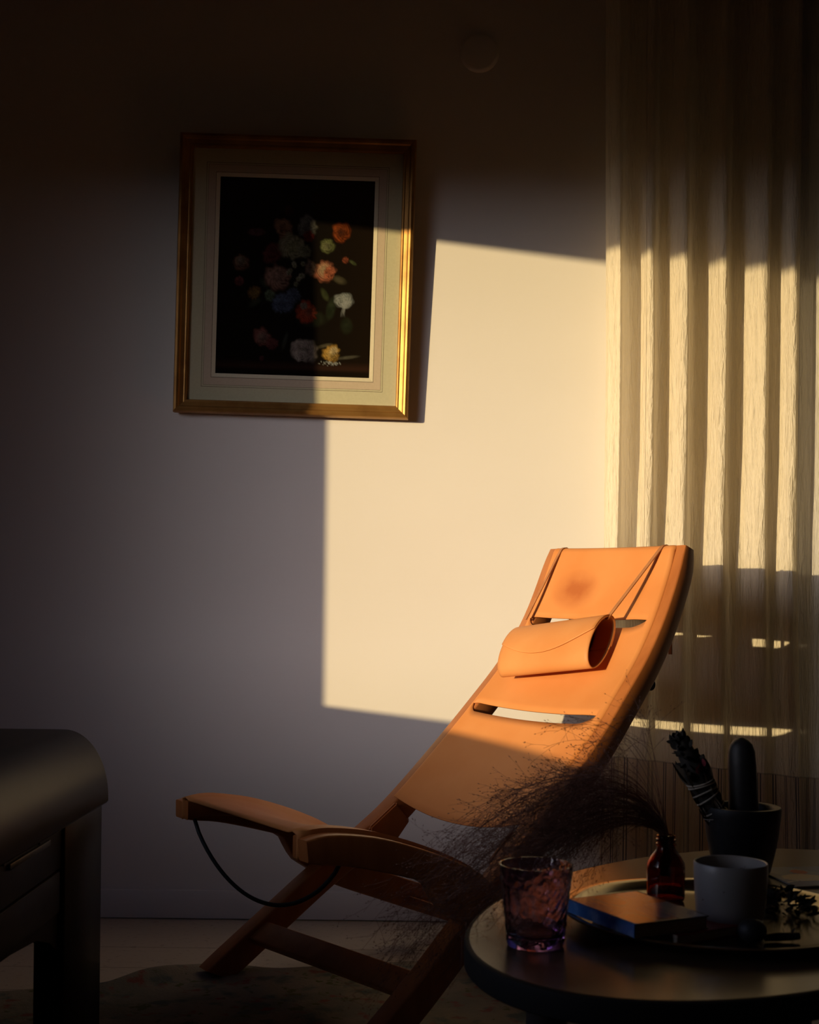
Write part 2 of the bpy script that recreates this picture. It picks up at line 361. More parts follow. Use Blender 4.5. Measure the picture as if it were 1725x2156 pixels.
# curtain track on the ceiling
t = thing('curtain_track', 'pale ceiling track carrying both sheer curtains above the frame', 'curtain rail', (0.95, DC-.07, ZC-.02))
box('rail', (0.42, 1.75, DC-.13, DC-.005, ZC-.022, ZC), M['track'], t, .003)
for x in (0.425, 1.74): box('end_cap', (x-.004, x+.008, DC-.132, DC-.003, ZC-.024, ZC-.0005), M['track'], t, .002)

# round cover plate on the wall
t = thing('wall_plate', 'round painted blank cover plate with two screws high on wall', 'wall plate', (0.1691, D, 2.3076))
def disc_y(name, cx, cz, prof, m, par, n=48):
    v = []; f = []; k = len(prof)
    for i in range(n):
        a = 2*PI*i/n
        for r, y in prof: v.append((cx+r*math.cos(a), D-y, cz+r*math.sin(a)))
    for i in range(n):
        j = (i+1) % n
        for q in range(k-1): f.append((i*k+q, j*k+q, j*k+q+1, i*k+q+1))
    bm = fixn(v, f); bmesh.ops.remove_doubles(bm, verts=bm.verts, dist=1e-6); return bobj(name, bm, m, par)
disc_y('plate', 0.1691, 2.3076, ((.052, 0), (.052, .002), (.048, .0060), (.043, .0068), (.040, .0070), (0, .0074)), M['wall'], t)
for dx in (-.028, .028): disc_y('screw', 0.1691+dx, 2.3046, ((.0036, .005), (.0036, .0078), (.003, .0080), (0, .0080)), M['wall'], t, 12)

# ------------------------------------------------------------------ picture
pic = thing('framed_picture', 'gilt framed flower still life print hanging crooked on the white wall', 'picture', (-0.3117, D-.012, 1.3384))
PW, PH = 0.6193, 0.7273
tilt = math.radians(1.6); rot = math.radians(1.22)
# local frame: x right, z up, y out of the wall (towards the room is -Y)
Mp = Matrix.Translation((-0.3117, D-0.0135, 1.6984)) @ Matrix.Rotation(rot, 4, 'Y') @ Matrix.Translation((0, 0, -PH/2)) @ Matrix.Rotation(tilt, 4, 'X') @ Matrix.Translation((0, 0, PH/2))
def P(x, z, d): return Mp @ Vector((x, -d, z))
# moulding profile: (inset from outer edge, height from the back)
mould = ((0, 0), (0, .020), (.003, .026), (.009, .0285), (.014, .0265), (.017, .022), (.0215, .0205), (.026, .0185), (.029, .0195), (.0325, .0185), (.0345, .014), (.0345, .004), (.0345, 0))
cor = [(-PW/2, -PH/2), (PW/2, -PH/2), (PW/2, PH/2), (-PW/2, PH/2)]
for k in range(4):
    a = cor[k]; b = cor[(k+1) % 4]; v = []; ns = 12
    for i in range(ns+1):
        s = i/ns
        for ins, h in mould:
            ca = (a[0]-math.copysign(ins, a[0]), a[1]-math.copysign(ins, a[1])); cb = (b[0]-math.copysign(ins, b[0]), b[1]-math.copysign(ins, b[1]))
            v.append(P(ca[0]+(cb[0]-ca[0])*s, ca[1]+(cb[1]-ca[1])*s, h))
    m_ = len(mould); f = []
    for i in range(ns):
        for j in range(m_-1): f.append((i*m_+j, (i+1)*m_+j, (i+1)*m_+j+1, i*m_+j+1))
        f.append((i*m_+m_-1, (i+1)*m_+m_-1, (i+1)*m_, i*m_))
    f.append(tuple(range(m_))); f.append(tuple(ns*m_+j for j in range(m_))[::-1])
    bobj('frame_rail', fixn(v, f), M['gilt'], pic, True, 28)
def ring(name, o, i, d, m, d2=None):
    (ow, oh), (iw, ih) = o, i; d2 = d if d2 is None else d2
    v = [P(sx*ow, sz*oh, d) for sx, sz in ((-1, -1), (1, -1), (1, 1), (-1, 1))]+[P(sx*iw, sz*ih, d2) for sx, sz in ((-1, -1), (1, -1), (1, 1), (-1, 1))]
    return obj(name, v, [(k, (k+1) % 4, 4+(k+1) % 4, 4+k) for k in range(4)], m, pic, False)
w2, h2 = PW/2-.0345, PH/2-.0345; pw, ph = 0.2032, 0.2572
ring('mat_board', (w2, h2), (pw+.0365, ph+.0365), .0080, M['mat_board'])
ring('mat_line', (pw+.0365, ph+.0365), (pw+.0353, ph+.0353), .0080, M['mat_line'])
ring('mat_board', (pw+.0353, ph+.0353), (pw+.0315, ph+.0315), .0080, M['mat_board'])
ring('mat_line', (pw+.0315, ph+.0315), (pw+.0307, ph+.0307), .0080, M['mat_line'])
ring('mat_wash', (pw+.0307, ph+.0307), (pw+.0115, ph+.0115), .0080, M['mat_pink'])
ring('mat_line', (pw+.0115, ph+.0115), (pw+.0102, ph+.0102), .0080, M['mat_line'])
ring('mat_bevel', (pw+.0102, ph+.0102), (pw, ph), .0080, M['bevel'], .0060)
obj('glass', [P(-w2, -h2, .0125), P(w2, -h2, .0125), P(w2, h2, .0125), P(-w2, h2, .0125)], [(0, 1, 2, 3)], M['picture_glass'], pic, False)
box_v = [P(sx*(w2+.003), sz*(h2+.003), d) for d in (.0005, .0045) for sx, sz in ((-1, -1), (1, -1), (1, 1), (-1, 1))]
bobj('backing_board', fixn(box_v, [(3, 2, 1, 0), (4, 5, 6, 7), (0, 1, 5, 4), (1, 2, 6, 5), (2, 3, 7, 6), (3, 0, 4, 7)]), M['leg'], pic, False)
# the print: a dark flower piece computed as a colour grid
NX, NZ = 170, 215
gx, gz = np.meshgrid(np.linspace(0, 1, NX), np.linspace(0, 1, NZ))     # gz = 0 at the top
ax = gx*1435; az = gz*1780                                             # working units
rs = np.random.RandomState(5)
def vnoise(sx, sz, seed):
    r = np.random.RandomState(seed); g = r.rand(int(sz)+3, int(sx)+3)
    X = gx*sx; Z = gz*sz; i = X.astype(int); j = Z.astype(int); fx = X-i; fz = Z-j
    fx = fx*fx*(3-2*fx); fz = fz*fz*(3-2*fz)
    return (g[j, i]*(1-fx)+g[j, i+1]*fx)*(1-fz)+(g[j+1, i]*(1-fx)+g[j+1, i+1]*fx)*fz
img = np.zeros((NZ, NX, 3)); n1 = vnoise(14, 18, 1); n2 = vnoise(50, 60, 2)
img[:] = np.array([.012, .010, .008]); img[..., 0] += .010*np.clip((ax-800)/600, 0, 1); img[..., 1] += .004*np.clip((ax-800)/600, 0, 1)
tb = np.clip((az-1640)/60, 0, 1)*np.clip((1740-az)/30, 0, 1); img += tb[..., None]*np.array([.035, .012, .008])
for (x, y, rx, ry, a, c) in [(640, 640, 60, 20, 35, (.05, .07, .03)), (350, 1130, 70, 28, -30, (.05, .06, .04)), (1000, 1040, 70, 30, 60, (.06, .07, .03)), (1060, 1160, 45, 110, 10, (.035, .045, .025)), (640, 1470, 22, 90, 15, (.05, .055, .045)),
                           (1130, 900, 70, 36, 20, (.10, .085, .05)), (430, 950, 60, 30, 50, (.04, .05, .03)), (880, 1260, 140, 80, 0, (.03, .035, .02)), (1210, 1310, 60, 80, 0, (.03, .035, .02)), (1010, 1500, 80, 16, -15, (.13, .11, .07)), (1230, 1600, 110, 16, -8, (.12, .11, .08)), (1250, 740, 40, 16, 30, (.10, .12, .05))]:
    ca, sa = math.cos(math.radians(a)), math.sin(math.radians(a)); u = ((ax-x)*ca+(az-y)*sa)/rx; v = (-(ax-x)*sa+(az-y)*ca)/ry
    k = np.clip(1.25-(u*u+v*v)-0.5*(n2-.5), 0, 1); img = img*(1-k[..., None])+k[..., None]*np.array(c)*(.6+.8*n2[..., None])
def flower(x, y, R, c, core=None, petals=7, sq=1.0, amt=1.0, seed=0):
    global img
    dx = (ax-x)/R; dz = (az-y)/(R*sq); r = np.hypot(dx, dz); th = np.arctan2(dz, dx)
    edge = 1+.05*np.cos(petals*th+seed)+.05*np.cos((petals+3)*th-seed*2)+.55*(n1-.5)
    k = np.clip((edge-r)*3.2, 0, 1)*amt; th = th+1.6*r+2.2*(n1-.5)
    sh = .42+.38*np.cos(petals*th+seed+5*r)**2*np.clip(r*1.6, 0, 1)+.35*np.cos(r*9-1+.9*np.cos(petals*th+seed))**2-.28*np.clip(dx*.6+dz*.6, -1, 1)+.5*(n2-.5)
    cc = np.array(c)[None, None, :]*np.ones_like(img)
    if core is not None:
        kc = np.clip(1.1-r*1.5, 0, 1)[..., None]; cc = cc*(1-kc)+kc*np.array(core)
    img = img*(1-k[..., None])+k[..., None]*cc*np.clip(sh, .12, 1.3)[..., None]
for a in [(900, 170, 65, (.035, .014, .012)), (640, 290, 50, (.07, .025, .02)), (355, 490, 90, (.13, .055, .055), None, 5, .45), (600, 445, 100, (.27, .135, .085), (.35, .17, .10), 6), (815, 430, 108, (.17, .165, .15), None, 8), (1135, 470, 92, (.34, .075, .02), (.12, .04, .02), 5),
          (835, 520, 60, (.16, .025, .02), None, 5), (490, 690, 105, (.13, .035, .035), None, 6), (690, 620, 128, (.27, .24, .155), (.32, .30, .16), 6), (800, 640, 70, (.2, .19, .12)), (210, 755, 88, (.25, .12, .075), (.33, .27, .21), 5),
          (1000, 600, 78, (.17, .19, .075), (.28, .28, .15), 5), (560, 880, 135, (.32, .165, .125), (.40, .24, .19), 7), (200, 940, 46, (.20, .06, .06)), (345, 1045, 76, (.24, .13, .045), (.30, .19, .06), 9), (480, 1060, 55, (.14, .18, .11), None, 5),
          (610, 1130, 95, (.10, .125, .20), None, 11), (710, 1040, 70, (.09, .11, .17), None, 11), (860, 800, 80, (.20, .13, .10), None, 6), (985, 815, 112, (.50, .17, .10), (.80, .58, .34), 7), (1035, 830, 60, (.62, .19, .10), None, 8, 1.2), (850, 1200, 102, (.40, .06, .028), (.30, .09, .05), 9), (810, 1150, 38, (.24, .20, .15), None, 4),
          (1165, 1080, 92, (.40, .43, .43), (.52, .56, .54), 4, .78), (1195, 1130, 60, (.44, .46, .46), None, 3, .6), (430, 1440, 92, (.24, .085, .07), (.30, .20, .16), 6), (520, 1500, 60, (.16, .05, .05)), (770, 1525, 70, (.40, .33, .29), None, 5), (820, 1555, 118, (.32, .26, .23), None, 8), (790, 1600, 60, (.42, .35, .31), None, 4),
          (1080, 1570, 88, (.66, .38, .085), (.80, .56, .20), 8), (1100, 1545, 45, (.80, .60, .30), None, 5), (1180, 720, 30, (.30, .08, .04)), (430, 1630, 30, (.12, .04, .05))]:
    flower(*a, seed=a[0]*.37)
for i in range(9):
    flower(700+rs.randint(-70, 90), 850+rs.randint(-90, 110), 30, (.34, .31, .24), (.20, .22, .10), 5, seed=i)
for i in range(60):
    q = rs.normal(0, 1, 2); flower(1080+q[0]*40, 1655+q[1]*9, 6, (.5, .52, .5), seed=i)
# tulip streaks
for i in range(4):
    cxx = 1150+i*22; k = np.clip(1-np.abs(ax-cxx-40*np.sin((az-1000)/90.0+i))/9, 0, 1)*np.clip((az-1030)/40, 0, 1)*np.clip((1240-az)/60, 0, 1)*.5
    img = img*(1-k[..., None])+k[..., None]*np.array([.50, .53, .53])
img = np.clip(img*.52, 0, 1)
vv = [P(-pw+2*pw*gx[j, i], ph-2*ph*gz[j, i], .0058) for j in range(NZ) for i in range(NX)]
o = obj('print', vv, grid_faces(NZ, NX), M['print'], pic, False, col=np.c_[img.reshape(-1, 3), np.ones(NX*NZ)])

# ------------------------------------------------------------------ curtains
def curtain_mesh(xs, ys, rows, zf, hemf, ampf, shiftf, crest):
    ds = np.r_[0, np.cumsum(np.hypot(np.diff(xs), np.diff(ys)))]
    v = []; uv = []
    rg = np.random.RandomState(int(xs[0]*1000))
    for z in zf(rows):
        a = ampf(z); mean = ys.mean()
        for x, y, s in zip(xs, ys, ds):
            yy = mean+(y-mean)*a+0.0012*math.sin(s*190+z*7+math.sin(z*11))*min(1, a+.3)
            v.append((x+shiftf(x, z), yy, z)); uv.append((s, z-hemf(x)))
    return v, uv, len(xs)
cre = [.524, .608, .694, .793, .897, .970]
st = [.504, .585, .658, .760, .850, .943]
YC = DC-.120
pts = [(.500, YC+.055), (.504, YC+.030), (.527, YC)]
for i in range(len(cre)-1):
    c, s = cre[i], st[i+1]; dep = (s-c)*1.017
    pts += [(c+.007, YC+.005), (c+.012, YC+.014), (c+(s-c)*.38, YC+max(dep*.90, .046)), (c+(s-c)*.62, YC+max(dep+.012, .062)), (s, YC+dep*.97), (s+(cre[i+1]-s)*.50, YC+dep*.42), (cre[i+1]-.010, YC+.0050), (cre[i+1]-.003, YC+.0006), (cre[i+1]+.003, YC+.0008)]
pts += [(.984, YC+.010), (.990, YC+.030)]
pc = catmull(pts, 330); pc = pc[np.argsort(pc[:, 0], kind='stable')]
pc[:, 0] = np.maximum.accumulate(pc[:, 0]+np.arange(len(pc))*1e-7)
def ampA(z): return 0.30+0.70*min(1, max(0, (z-.62)/.62))**.9
def shA(x, z):
    k = max(0, min(1, (1.05-z)/1.0)); q = (x-.50)/.49
    return k*(.034*q**2-.004)-.012*max(0, z-1.5)*(1-q)
zr = lambda n: np.linspace(.012, ZC-.0245, n)
v, uv, nc = curtain_mesh(pc[:, 0], pc[:, 1], 110, zr, lambda x: .452-.105*(x-.56), ampA, shA, YC)
o = obj('curtain', v, grid_faces(110, nc), M['curtain'], None, True, uv=uv, angle=180)
tag(o, 'crinkled sheer cream curtain catching the sunlight beside the chair, striped hem', 'curtain')
xs = np.linspace(.90, 1.62, 220)
kx = np.clip((xs-.992)/.045, 0, 1); kx = kx*kx*(3-2*kx)
ys = DC-.022-kx*(.036+.044*np.cos((xs-1.070)/.118*2*PI)+.006*np.cos((xs-1.07)/.049*2*PI+.6))
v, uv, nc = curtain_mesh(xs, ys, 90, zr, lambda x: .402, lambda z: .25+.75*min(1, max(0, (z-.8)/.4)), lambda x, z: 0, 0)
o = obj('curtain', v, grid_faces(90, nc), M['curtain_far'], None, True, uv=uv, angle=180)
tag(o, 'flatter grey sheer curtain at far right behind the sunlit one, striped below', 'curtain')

# ------------------------------------------------------------------ rug
edge = catmull([(-1.35, 2.50), (-1.0, 2.55), (-.652, 2.635), (-.56, 2.722), (-.481, 2.772), (-.40, 2.800), (-.30, 2.775), (-.20, 2.785), (-.145, 2.805), (.03, 2.838), (.45, 2.86), (1.0, 2.87), (1.55, 2.88)], 150)
v = []; nr = 60
for j in range(nr):
    s = j/(nr-1); s = s**1.6
    for (x, y) in edge:
        yy = y-(y-.55)*s; dd = y-yy
        bump = .020*math.exp(-((x+.56)/.10)**2)*math.exp(-((dd-.035)/.04)**2)+.006*math.exp(-((x+.05)/.12)**2)*math.exp(-((dd-.06)/.05)**2)+.0015*math.sin(x*23+dd*17)
        v.append((x, yy, .009+max(0, bump)))
o = obj('rug', v, grid_faces(nr, len(edge)), M['rug'], None, True, angle=180)
solidify(o, .006, -1)
tag(o, 'thin faded floral rug with a rucked edge under the leather chair', 'rug')

# ------------------------------------------------------------------ the leather lounge chair
Lv = Vector((0.55439447, -0.83225403, 0)); Fv = Vector((-0.83225403, -0.55439447, 0))
G = 0.1082773
def lat_near(z): return -1.8859-G*z
def lat_far(z): return -2.5223+G*z
def W(lat, p, z): return Lv*lat+Fv*p+Vector((0, 0, z))
chair = thing('lounge_chair', 'tan leather sling lounge chair with crossed wooden frame in the sunlight', 'chair', W(-2.2, -1.5, 0))
near_pts = [(-2.077, .979), (-2.056, .920), (-1.998, .812), (-1.936, .723), (-1.860, .637), (-1.778, .549), (-1.686, .466), (-1.500, .303), (-1.315, .140), (-1.205, .052), (-1.135, -.002)]
far_pts = [(-2.031, .985), (-1.970, .821), (-1.905, .713), (-1.805, .597), (-1.676, .461), (-1.575, .364), (-1.500, .307), (-1.391, .233), (-1.264, .137), (-1.153, .052), (-1.128, .031)]
def frames(pts, n=60):
    c = catmull(pts, n); t = np.gradient(c, axis=0); t /= np.linalg.norm(t, axis=1)[:, None]
    # t points down the rail (towards +p, -z); the back normal points to -p, -z
    nb = np.c_[t[:, 1], -t[:, 0]]
    return c, t, nb
RN = frames(near_pts); RF = frames(far_pts)
def rail_depth(s): return .050+.012*min(1, s*1.7)
def beam(name, secs, m, parent, bevel=.005):
    """secs: list of 4-corner loops (Vectors) -> beam with chamfered long edges"""
    v = []; f = []
    for q in secs:
        c = sum(q, Vector())/4
        for i in range(4):
            a, b, d = q[i-1], q[i], q[(i+1) % 4]
            for e_, w_ in ((a, 1), (d, 1)):
                v.append(b+(e_-b).normalized()*bevel)
            # slightly rounded: middle vertex pulled in
            v.insert(len(v)-1, b+((a-b).normalized()+(d-b).normalized())*bevel*.29)
    n = 12
    for k in range(len(secs)-1):
        for i in range(n):
            j = (i+1) % n; f.append((k*n+i, k*n+j, (k+1)*n+j, (k+1)*n+i))
    f.append(tuple(range(n))); f.append(tuple((len(secs)-1)*n+i for i in range(n))[::-1])
    return bobj(name, fixn(v, f), m, parent, True, 50)
RW = .050
def rail(side):
    c, t, nb = RN if side > 0 else RF; n = len(c); secs = []
    for i in range(n):
        s = i/(n-1); p, z = c[i]; d = rail_depth(s); q = []
        trim = 0.0
        if i < 3:  # rounded upper end
            trim = (.010, .004, .001)[i]
        p0, z0 = p+nb[i][0]*trim*.4, z+nb[i][1]*trim*.4
        p1, z1 = p+nb[i][0]*(d-trim), z+nb[i][1]*(d-trim)
        for (pp, zz) in ((p0, z0), (p1, z1)):
            zz = max(zz, .013) if i > n-6 else zz
            bk = .0068 if pp == p1 and side > 0 else 0.0; lo = (lat_near(zz) if side > 0 else lat_far(zz))-side*bk; li = lo-side*(RW-bk)
            q.append((W(lo, pp, zz), W(li, pp, zz)))
        secs.append([q[0][0], q[0][1], q[1][1], q[1][0]])
    beam('back_rail', secs, M['wood'], chair, .005)
rail(1); rail(-1)
# leather back: a slotted sheet between the rails, u across (far 0 .. near 1), v along (0 at the bottom .. 1 at the top)
def rail_at(side, s):
    c, t, nb = RN if side > 0 else RF; x = s*(len(c)-1); i = min(int(x), len(c)-2); k = x-i
    return c[i]*(1-k)+c[i+1]*k, (nb[i]*(1-k)+nb[i+1]*k)
def s_of_z(side, z):
    c = (RN if side > 0 else RF)[0]; zz = c[:, 1][::-1]; return 1-np.interp(z, zz, np.linspace(0, 1, len(zz)))
zb = (.382, .388); zt = (.972, .966)                     # bottom and top heights on the far / near rail
sl1 = (.806, .803); sl2 = (.594, .598)
sF = [s_of_z(-1, zb[0]), s_of_z(-1, zt[0])]; sN = [s_of_z(1, zb[1]), s_of_z(1, zt[1])]
LIN = .028                                               # rail wood left uncovered outside the hide
def hide_point(u, v, extra=0.0, sagk=1.0):
    pF, nF = rail_at(-1, sF[0]+(sF[1]-sF[0])*v); pN, nN = rail_at(1, sN[0]+(sN[1]-sN[0])*v)
    A = W(lat_far(pF[1])+LIN, *pF); B = W(lat_near(pN[1])-LIN, *pN)
    u0 = u; u = min(1.0, max(0.0, u)); nb = nF*(1-u)+nN*u; N = -(Fv*nb[0]+Vector((0, 0, nb[1]))).normalized()
    sag = (.028-.021*v)*(4*u*(1-u))**.8*sagk
    roll = .0065-.010*(max(0, .022-u)/.022)**2-.010*(max(0, u-.978)/.022)**2
    return A*(1-u0)+B*u0+N*(roll-sag+extra), N
us = np.r_[0, .008, .016, .024, .032, .040, .05, np.linspace(.065, .94, 36), .95, .958, .966, .974, .984, .992, 1]
def v_of(zpair): return (( s_of_z(-1, zpair[0])-sF[0])/(sF[1]-sF[0])+(s_of_z(1, zpair[1])-sN[0])/(sN[1]-sN[0]))/2
v1, v2 = v_of(sl1), v_of(sl2)
def half(u, h): # half opening of a slot: blunt far end, pointed near end
    if u < .030 or u > .958: return 0.0
    q = (u-.030)/.928
    return h*min(1, (q/.035))**.5*min(1, ((1-q)/.11))**.6
rows = []
def bottom_curve(u): return -.030*(4*u*(1-u))**1.0*1.0
Lv_ = lambda a, b, n: np.linspace(a, b, n)
for v0 in Lv_(0, 1, 16): rows.append([('a', v0)])
verts = []; uvs = []; faces = []
length = .80
def add_band(fa, fb, n):
    base = len(verts); nc = len(us)
    for j in range(n):
        for u in us:
            a, b = fa(u), fb(u); vq = a+(b-a)*j/(n-1)
            co, N = hide_point(u, vq); verts.append(co); uvs.append((u*.5, vq))
    for f in grid_faces(n, nc): faces.append(tuple(base+i for i in f))
h2_, h1_ = .0200, .0190
add_band(lambda u: bottom_curve(u), lambda u: v2-half(u, h2_)*1.5, 16)
add_band(lambda u: v2+half(u, h2_)*.3, lambda u: v1-half(u, h1_)*1.3, 14)
add_band(lambda u: v1+half(u, h1_)*.3, lambda u: 1.0, 12)
# top roll over the upper cross bar and down the back
base = len(verts); nc = len(us); NR = 10
for j in range(NR):
    for u in us:
        co, N = hide_point(u, 1.0); T = Vector((0, 0, 1)).cross(Lv).normalized(); T = N.cross(Lv).normalized()
        if T.z < 0: T = -T
        r = .014; a = min(j/6, 1)*PI
        q = co-N*r+N*r*math.cos(a)+T*r*math.sin(a)
        if j > 6: q = q-T*.018*(j-6)
        verts.append(q); uvs.append((u*.5, 1+.01*j))
for f in grid_faces(NR, nc): faces.append(tuple(base+i for i in f))
bm = fixn(verts, faces)
o = obj('back_sling', verts, faces, M['leather'], chair, True, uv=uvs, angle=70)
m_ = o.modifiers.new('weld', 'WELD'); m_.merge_threshold = .0002
solidify(o, .0032, 0)
tag(o, 'tan leather back with two crosswise slots')
# cross bars of the back frame
def bar_between(name, pF, pN, hw, hd, m, ends=.045, z_off=0):
    """flat board between the rails; pF/pN centres (p,z); hw along the rail, hd across"""
    secs = []
    for k, (side, pc_) in enumerate(((-1, pF), (1, pN))):
        c, t, nb = RN if side > 0 else RF
        i = int(np.argmin(np.hypot(c[:, 0]-pc_[0], c[:, 1]-pc_[1]))); tt = Fv*t[i][0]+Vector((0, 0, t[i][1])); nn = Fv*nb[i][0]+Vector((0, 0, nb[i][1]))
        lo = (lat_near(pc_[1])-ends) if side > 0 else (lat_far(pc_[1])+ends); c0 = W(lo, *pc_)
        secs.append([c0+tt*hw-nn*hd, c0+tt*hw+nn*hd, c0-tt*hw+nn*hd, c0-tt*hw-nn*hd])
    a, b = secs; full = [[a[i].lerp(b[i], s) for i in range(4)] for s in np.linspace(0, 1, 9)]
    return beam(name, full, m, chair, .004)
def on_rail(side, z, back):
    s = s_of_z(side, z); p, nb = rail_at(side, s); return (p[0]+nb[0]*back, p[1]+nb[1]*back)
bar_between('foot_bar', on_rail(-1, .118, .022), on_rail(1, .122, .022), .027, .012, M['wood'])
bar_between('top_bar', on_rail(-1, .968, .027), on_rail(1, .962, .027), .010, .009, M['wood'])
bar_between('back_bar', on_rail(-1, .66, .043), on_rail(1, .66, .043), .016, .010, M['wood'])
# stop blocks on the inner faces, just under the hide
for side in (-1, 1):
    prof = [on_rail(side, .372, -.001), on_rail(side, .318, -.001), on_rail(side, .300, .040), on_rail(side, .305, .066), on_rail(side, .338, .076), on_rail(side, .372, .062)]
    v = []
    for d_ in (RW-.001, RW+.012):
        for (p, z) in prof: v.append(W((lat_near(z)-d_) if side > 0 else (lat_far(z)+d_), p, z))
    n = len(prof); f = [tuple(range(n)), tuple(range(n, 2*n))[::-1]]+[(i, (i+1) % n, n+(i+1) % n, n+i) for i in range(n)]
    bm = fixn(v, f); bmesh.ops.recalc_face_normals(bm, faces=bm.faces); bmesh.ops.bevel(bm, geom=bm.edges[:], offset=.004, segments=2, affect='EDGES')
    bobj('stop_block', bm, M['wood'], chair)
# pivot bolts and a black knob behind the near rail
def cyl_lat(name, lat0, lat1, p, z, r, m, par=chair, n=20):
    v, f = tube_data([W(lat0+(lat1-lat0)*k, p, z) for k in (0, .12, .88, 1)], [r*.8, r, r, r*.8], n); return bobj(name, fixn(v, f), m, par)
kp = on_rail(1, .70, .058); cyl_lat('knob', lat_near(.70)-.030, lat_near(.70)-.012, *kp, .013, M['black'])
# --- seat frame: two arched rails that run on to the rear feet, outside the back rails
seat_top = [(-1.070, .404), (-1.100, .4095), (-1.140, .409), (-1.222, .396), (-1.306, .371), (-1.392, .337), (-1.447, .309), (-1.510, .252), (-1.594, .200), (-1.745, .140), (-1.880, .090), (-1.985, .050)]
seat_bot = [(-1.072, .366), (-1.100, .359), (-1.140, .354), (-1.180, .346), (-1.275, .320), (-1.320, .304), (-1.341, .271), (-1.363, .243), (-1.392, .225), (-1.447, .186), (-1.594, .126), (-1.798, .048), (-1.923, .001)]
def poly_at(pts, n): return catmull(pts, n)
def seat_rail(side, dp):
    a = poly_at(seat_top, 44); b = poly_at(seat_bot, 44); secs = []
    for i in range(44):
        q = []
        for (p, z) in (a[i], b[i]):
            z = max(z, .013) if side > 0 else z
            lo = (lat_near(z)+.003) if side > 0 else (lat_far(z)-.003); q.append((W(lo+side*.034, p+dp, z+dp*.35), W(lo, p+dp, z+dp*.35)))
        secs.append([q[0][0], q[0][1], q[1][1], q[1][0]])
    return beam('seat_rail', secs, M['wood'], chair, .004)
seat_rail(-1, 0.0); seat_rail(1, 0.020)
# inner strips that carry the hide
def strip(side, dp):
    a = poly_at(seat_top[:7], 20); secs = []
    for i in range(20):
        p, z = a[i]; p += dp+(-.004 if i == 0 else 0); z += dp*.35+.002; q = []
        for zz in (z, z-.040):
            lo = (lat_near(z)-.002) if side > 0 else (lat_far(z)+.002); q.append((W(lo, p, zz), W(lo-side*.018, p, zz)))
        secs.append([q[0][0], q[0][1], q[1][1], q[1][0]])
    return beam('sling_strip', secs, M['wood'], chair, .003)
strip(-1, 0); strip(1, .020)
# seat hide: over both strips, sagging towards the back
verts = []; uvs = []; a = poly_at(seat_top[:7], 26)
prof = []   # (u, drop) across: wraps down outside each strip
for k in range(6): prof.append((0, -.044+.044*k/5))
for u in np.linspace(.0, 1, 34)[1:-1]: prof.append((u, 0))
for k in range(6): prof.append((1, -.044*k/5))
for i in range(26):
    p0, z0 = a[i]; k = i/25
    for (u, dz) in prof:
        dp = .020*u; z = z0+dp*.35+.005; p = p0+dp
        lf = lat_far(z)-.001; ln = lat_near(z)+.001
        sag = .052*min(1, (k*1.6)**1.1)*(4*u*(1-u))**.9
        rim = .004*math.exp(-((u-.03)/.02)**2)+.004*math.exp(-((u-.97)/.02)**2)
        verts.append(W(lf+(ln-lf)*u, p, z+dz-sag+rim)); uvs.append((u*.5, -2+k))
o = obj('seat_sling', verts, grid_faces(26, len(prof)), M['hide'], chair, True, uv=uvs, angle=80)
solidify(o, .0035, 1)
tag(o, 'sagging tan leather seat')
# rear foot bar
v0 = W(lat_far(.11)+.000, -1.70, .112); v1_ = W(lat_near(.11)-.000, -1.68, .118)
beam('rear_bar', [[q+Fv*.022+Vector((0, 0, -.006)), q+Fv*.022+Vector((0, 0, .014)), q-Fv*.022+Vector((0, 0, -.002)), q-Fv*.022+Vector((0, 0, -.022))] for q in (v0.lerp(v1_, s) for s in np.linspace(0, 1, 6))], M['wood'], chair, .003)
# carrying cord hanging under the front of the seat
c0 = Vector((-.461, 2.677, .362)); c1 = Vector((-.1185, 2.245, .362)); pth = []
for s in np.linspace(0, 1, 30):
    q = c0.lerp(c1, s); dip = .1275*(1-(2*s-1)**2)**.80; q.z -= dip; pth.append(q)
tube('cord', pth, .0042, M['cord'], chair, 10)
# --- head roll hung on two thongs
def hit(x, y, off):
    """point of the back's middle surface, raised by off, seen along a direction from the camera position"""
    u_ = x-862.5; v_ = y-1305.06; r = Vector(((u_+.0113*v_)/2600, 1, -(v_-.0113*u_)/2600)); best = None
    for uu in np.linspace(-.05, 1.05, 56):
        for vv in np.linspace(.45, 1.05, 61):
            co, N = hide_point(uu, vv, off, .8); d_ = co-Vector((0, 0, H)); e_ = (d_/d_.y-r).length
            if best is None or e_ < best[0]: best = (e_, co, N, uu, vv)
    return best[1:]
A, NA, ua, va = hit(1084, 1373, .040); B, NB, ub, vb = hit(1266, 1351, .044)
axis = (B-A).normalized(); Nn = (NA+NB).normalized(); Nn = (Nn-axis*Nn.dot(axis)).normalized(); Tn = axis.cross(Nn)
if Tn.z < 0: Tn = -Tn
A = A-axis*.008; Lh = (B-A).length
ra_, rb_ = .070, .034           # half height along the back, half depth
roll_obj_root = chair
def roll_shell(name, t0, t1, dr, ends=(0, 1), edge=None, n=64, nl=26, th=.003):
    v = []; uv_ = []
    for j in range(nl):
        s = ends[0]+(ends[1]-ends[0])*j/(nl-1); c = A.lerp(B, s)
        te = edge(s) if edge else t1
        for i in range(n):
            a = t0+(te-t0)*i/(n-1)
            # teardrop: flatter against the hide
            cn, sn = math.cos(a), math.sin(a); rn = rb_*(1.0 if cn > 0 else .80)
            v.append(c+Nn*(cn*(rn+dr))+Tn*(sn*(ra_+dr)))
    o = obj(name, v, grid_faces(nl, n), M['hide'], head, True, angle=180); solidify(o, th, 0); return o
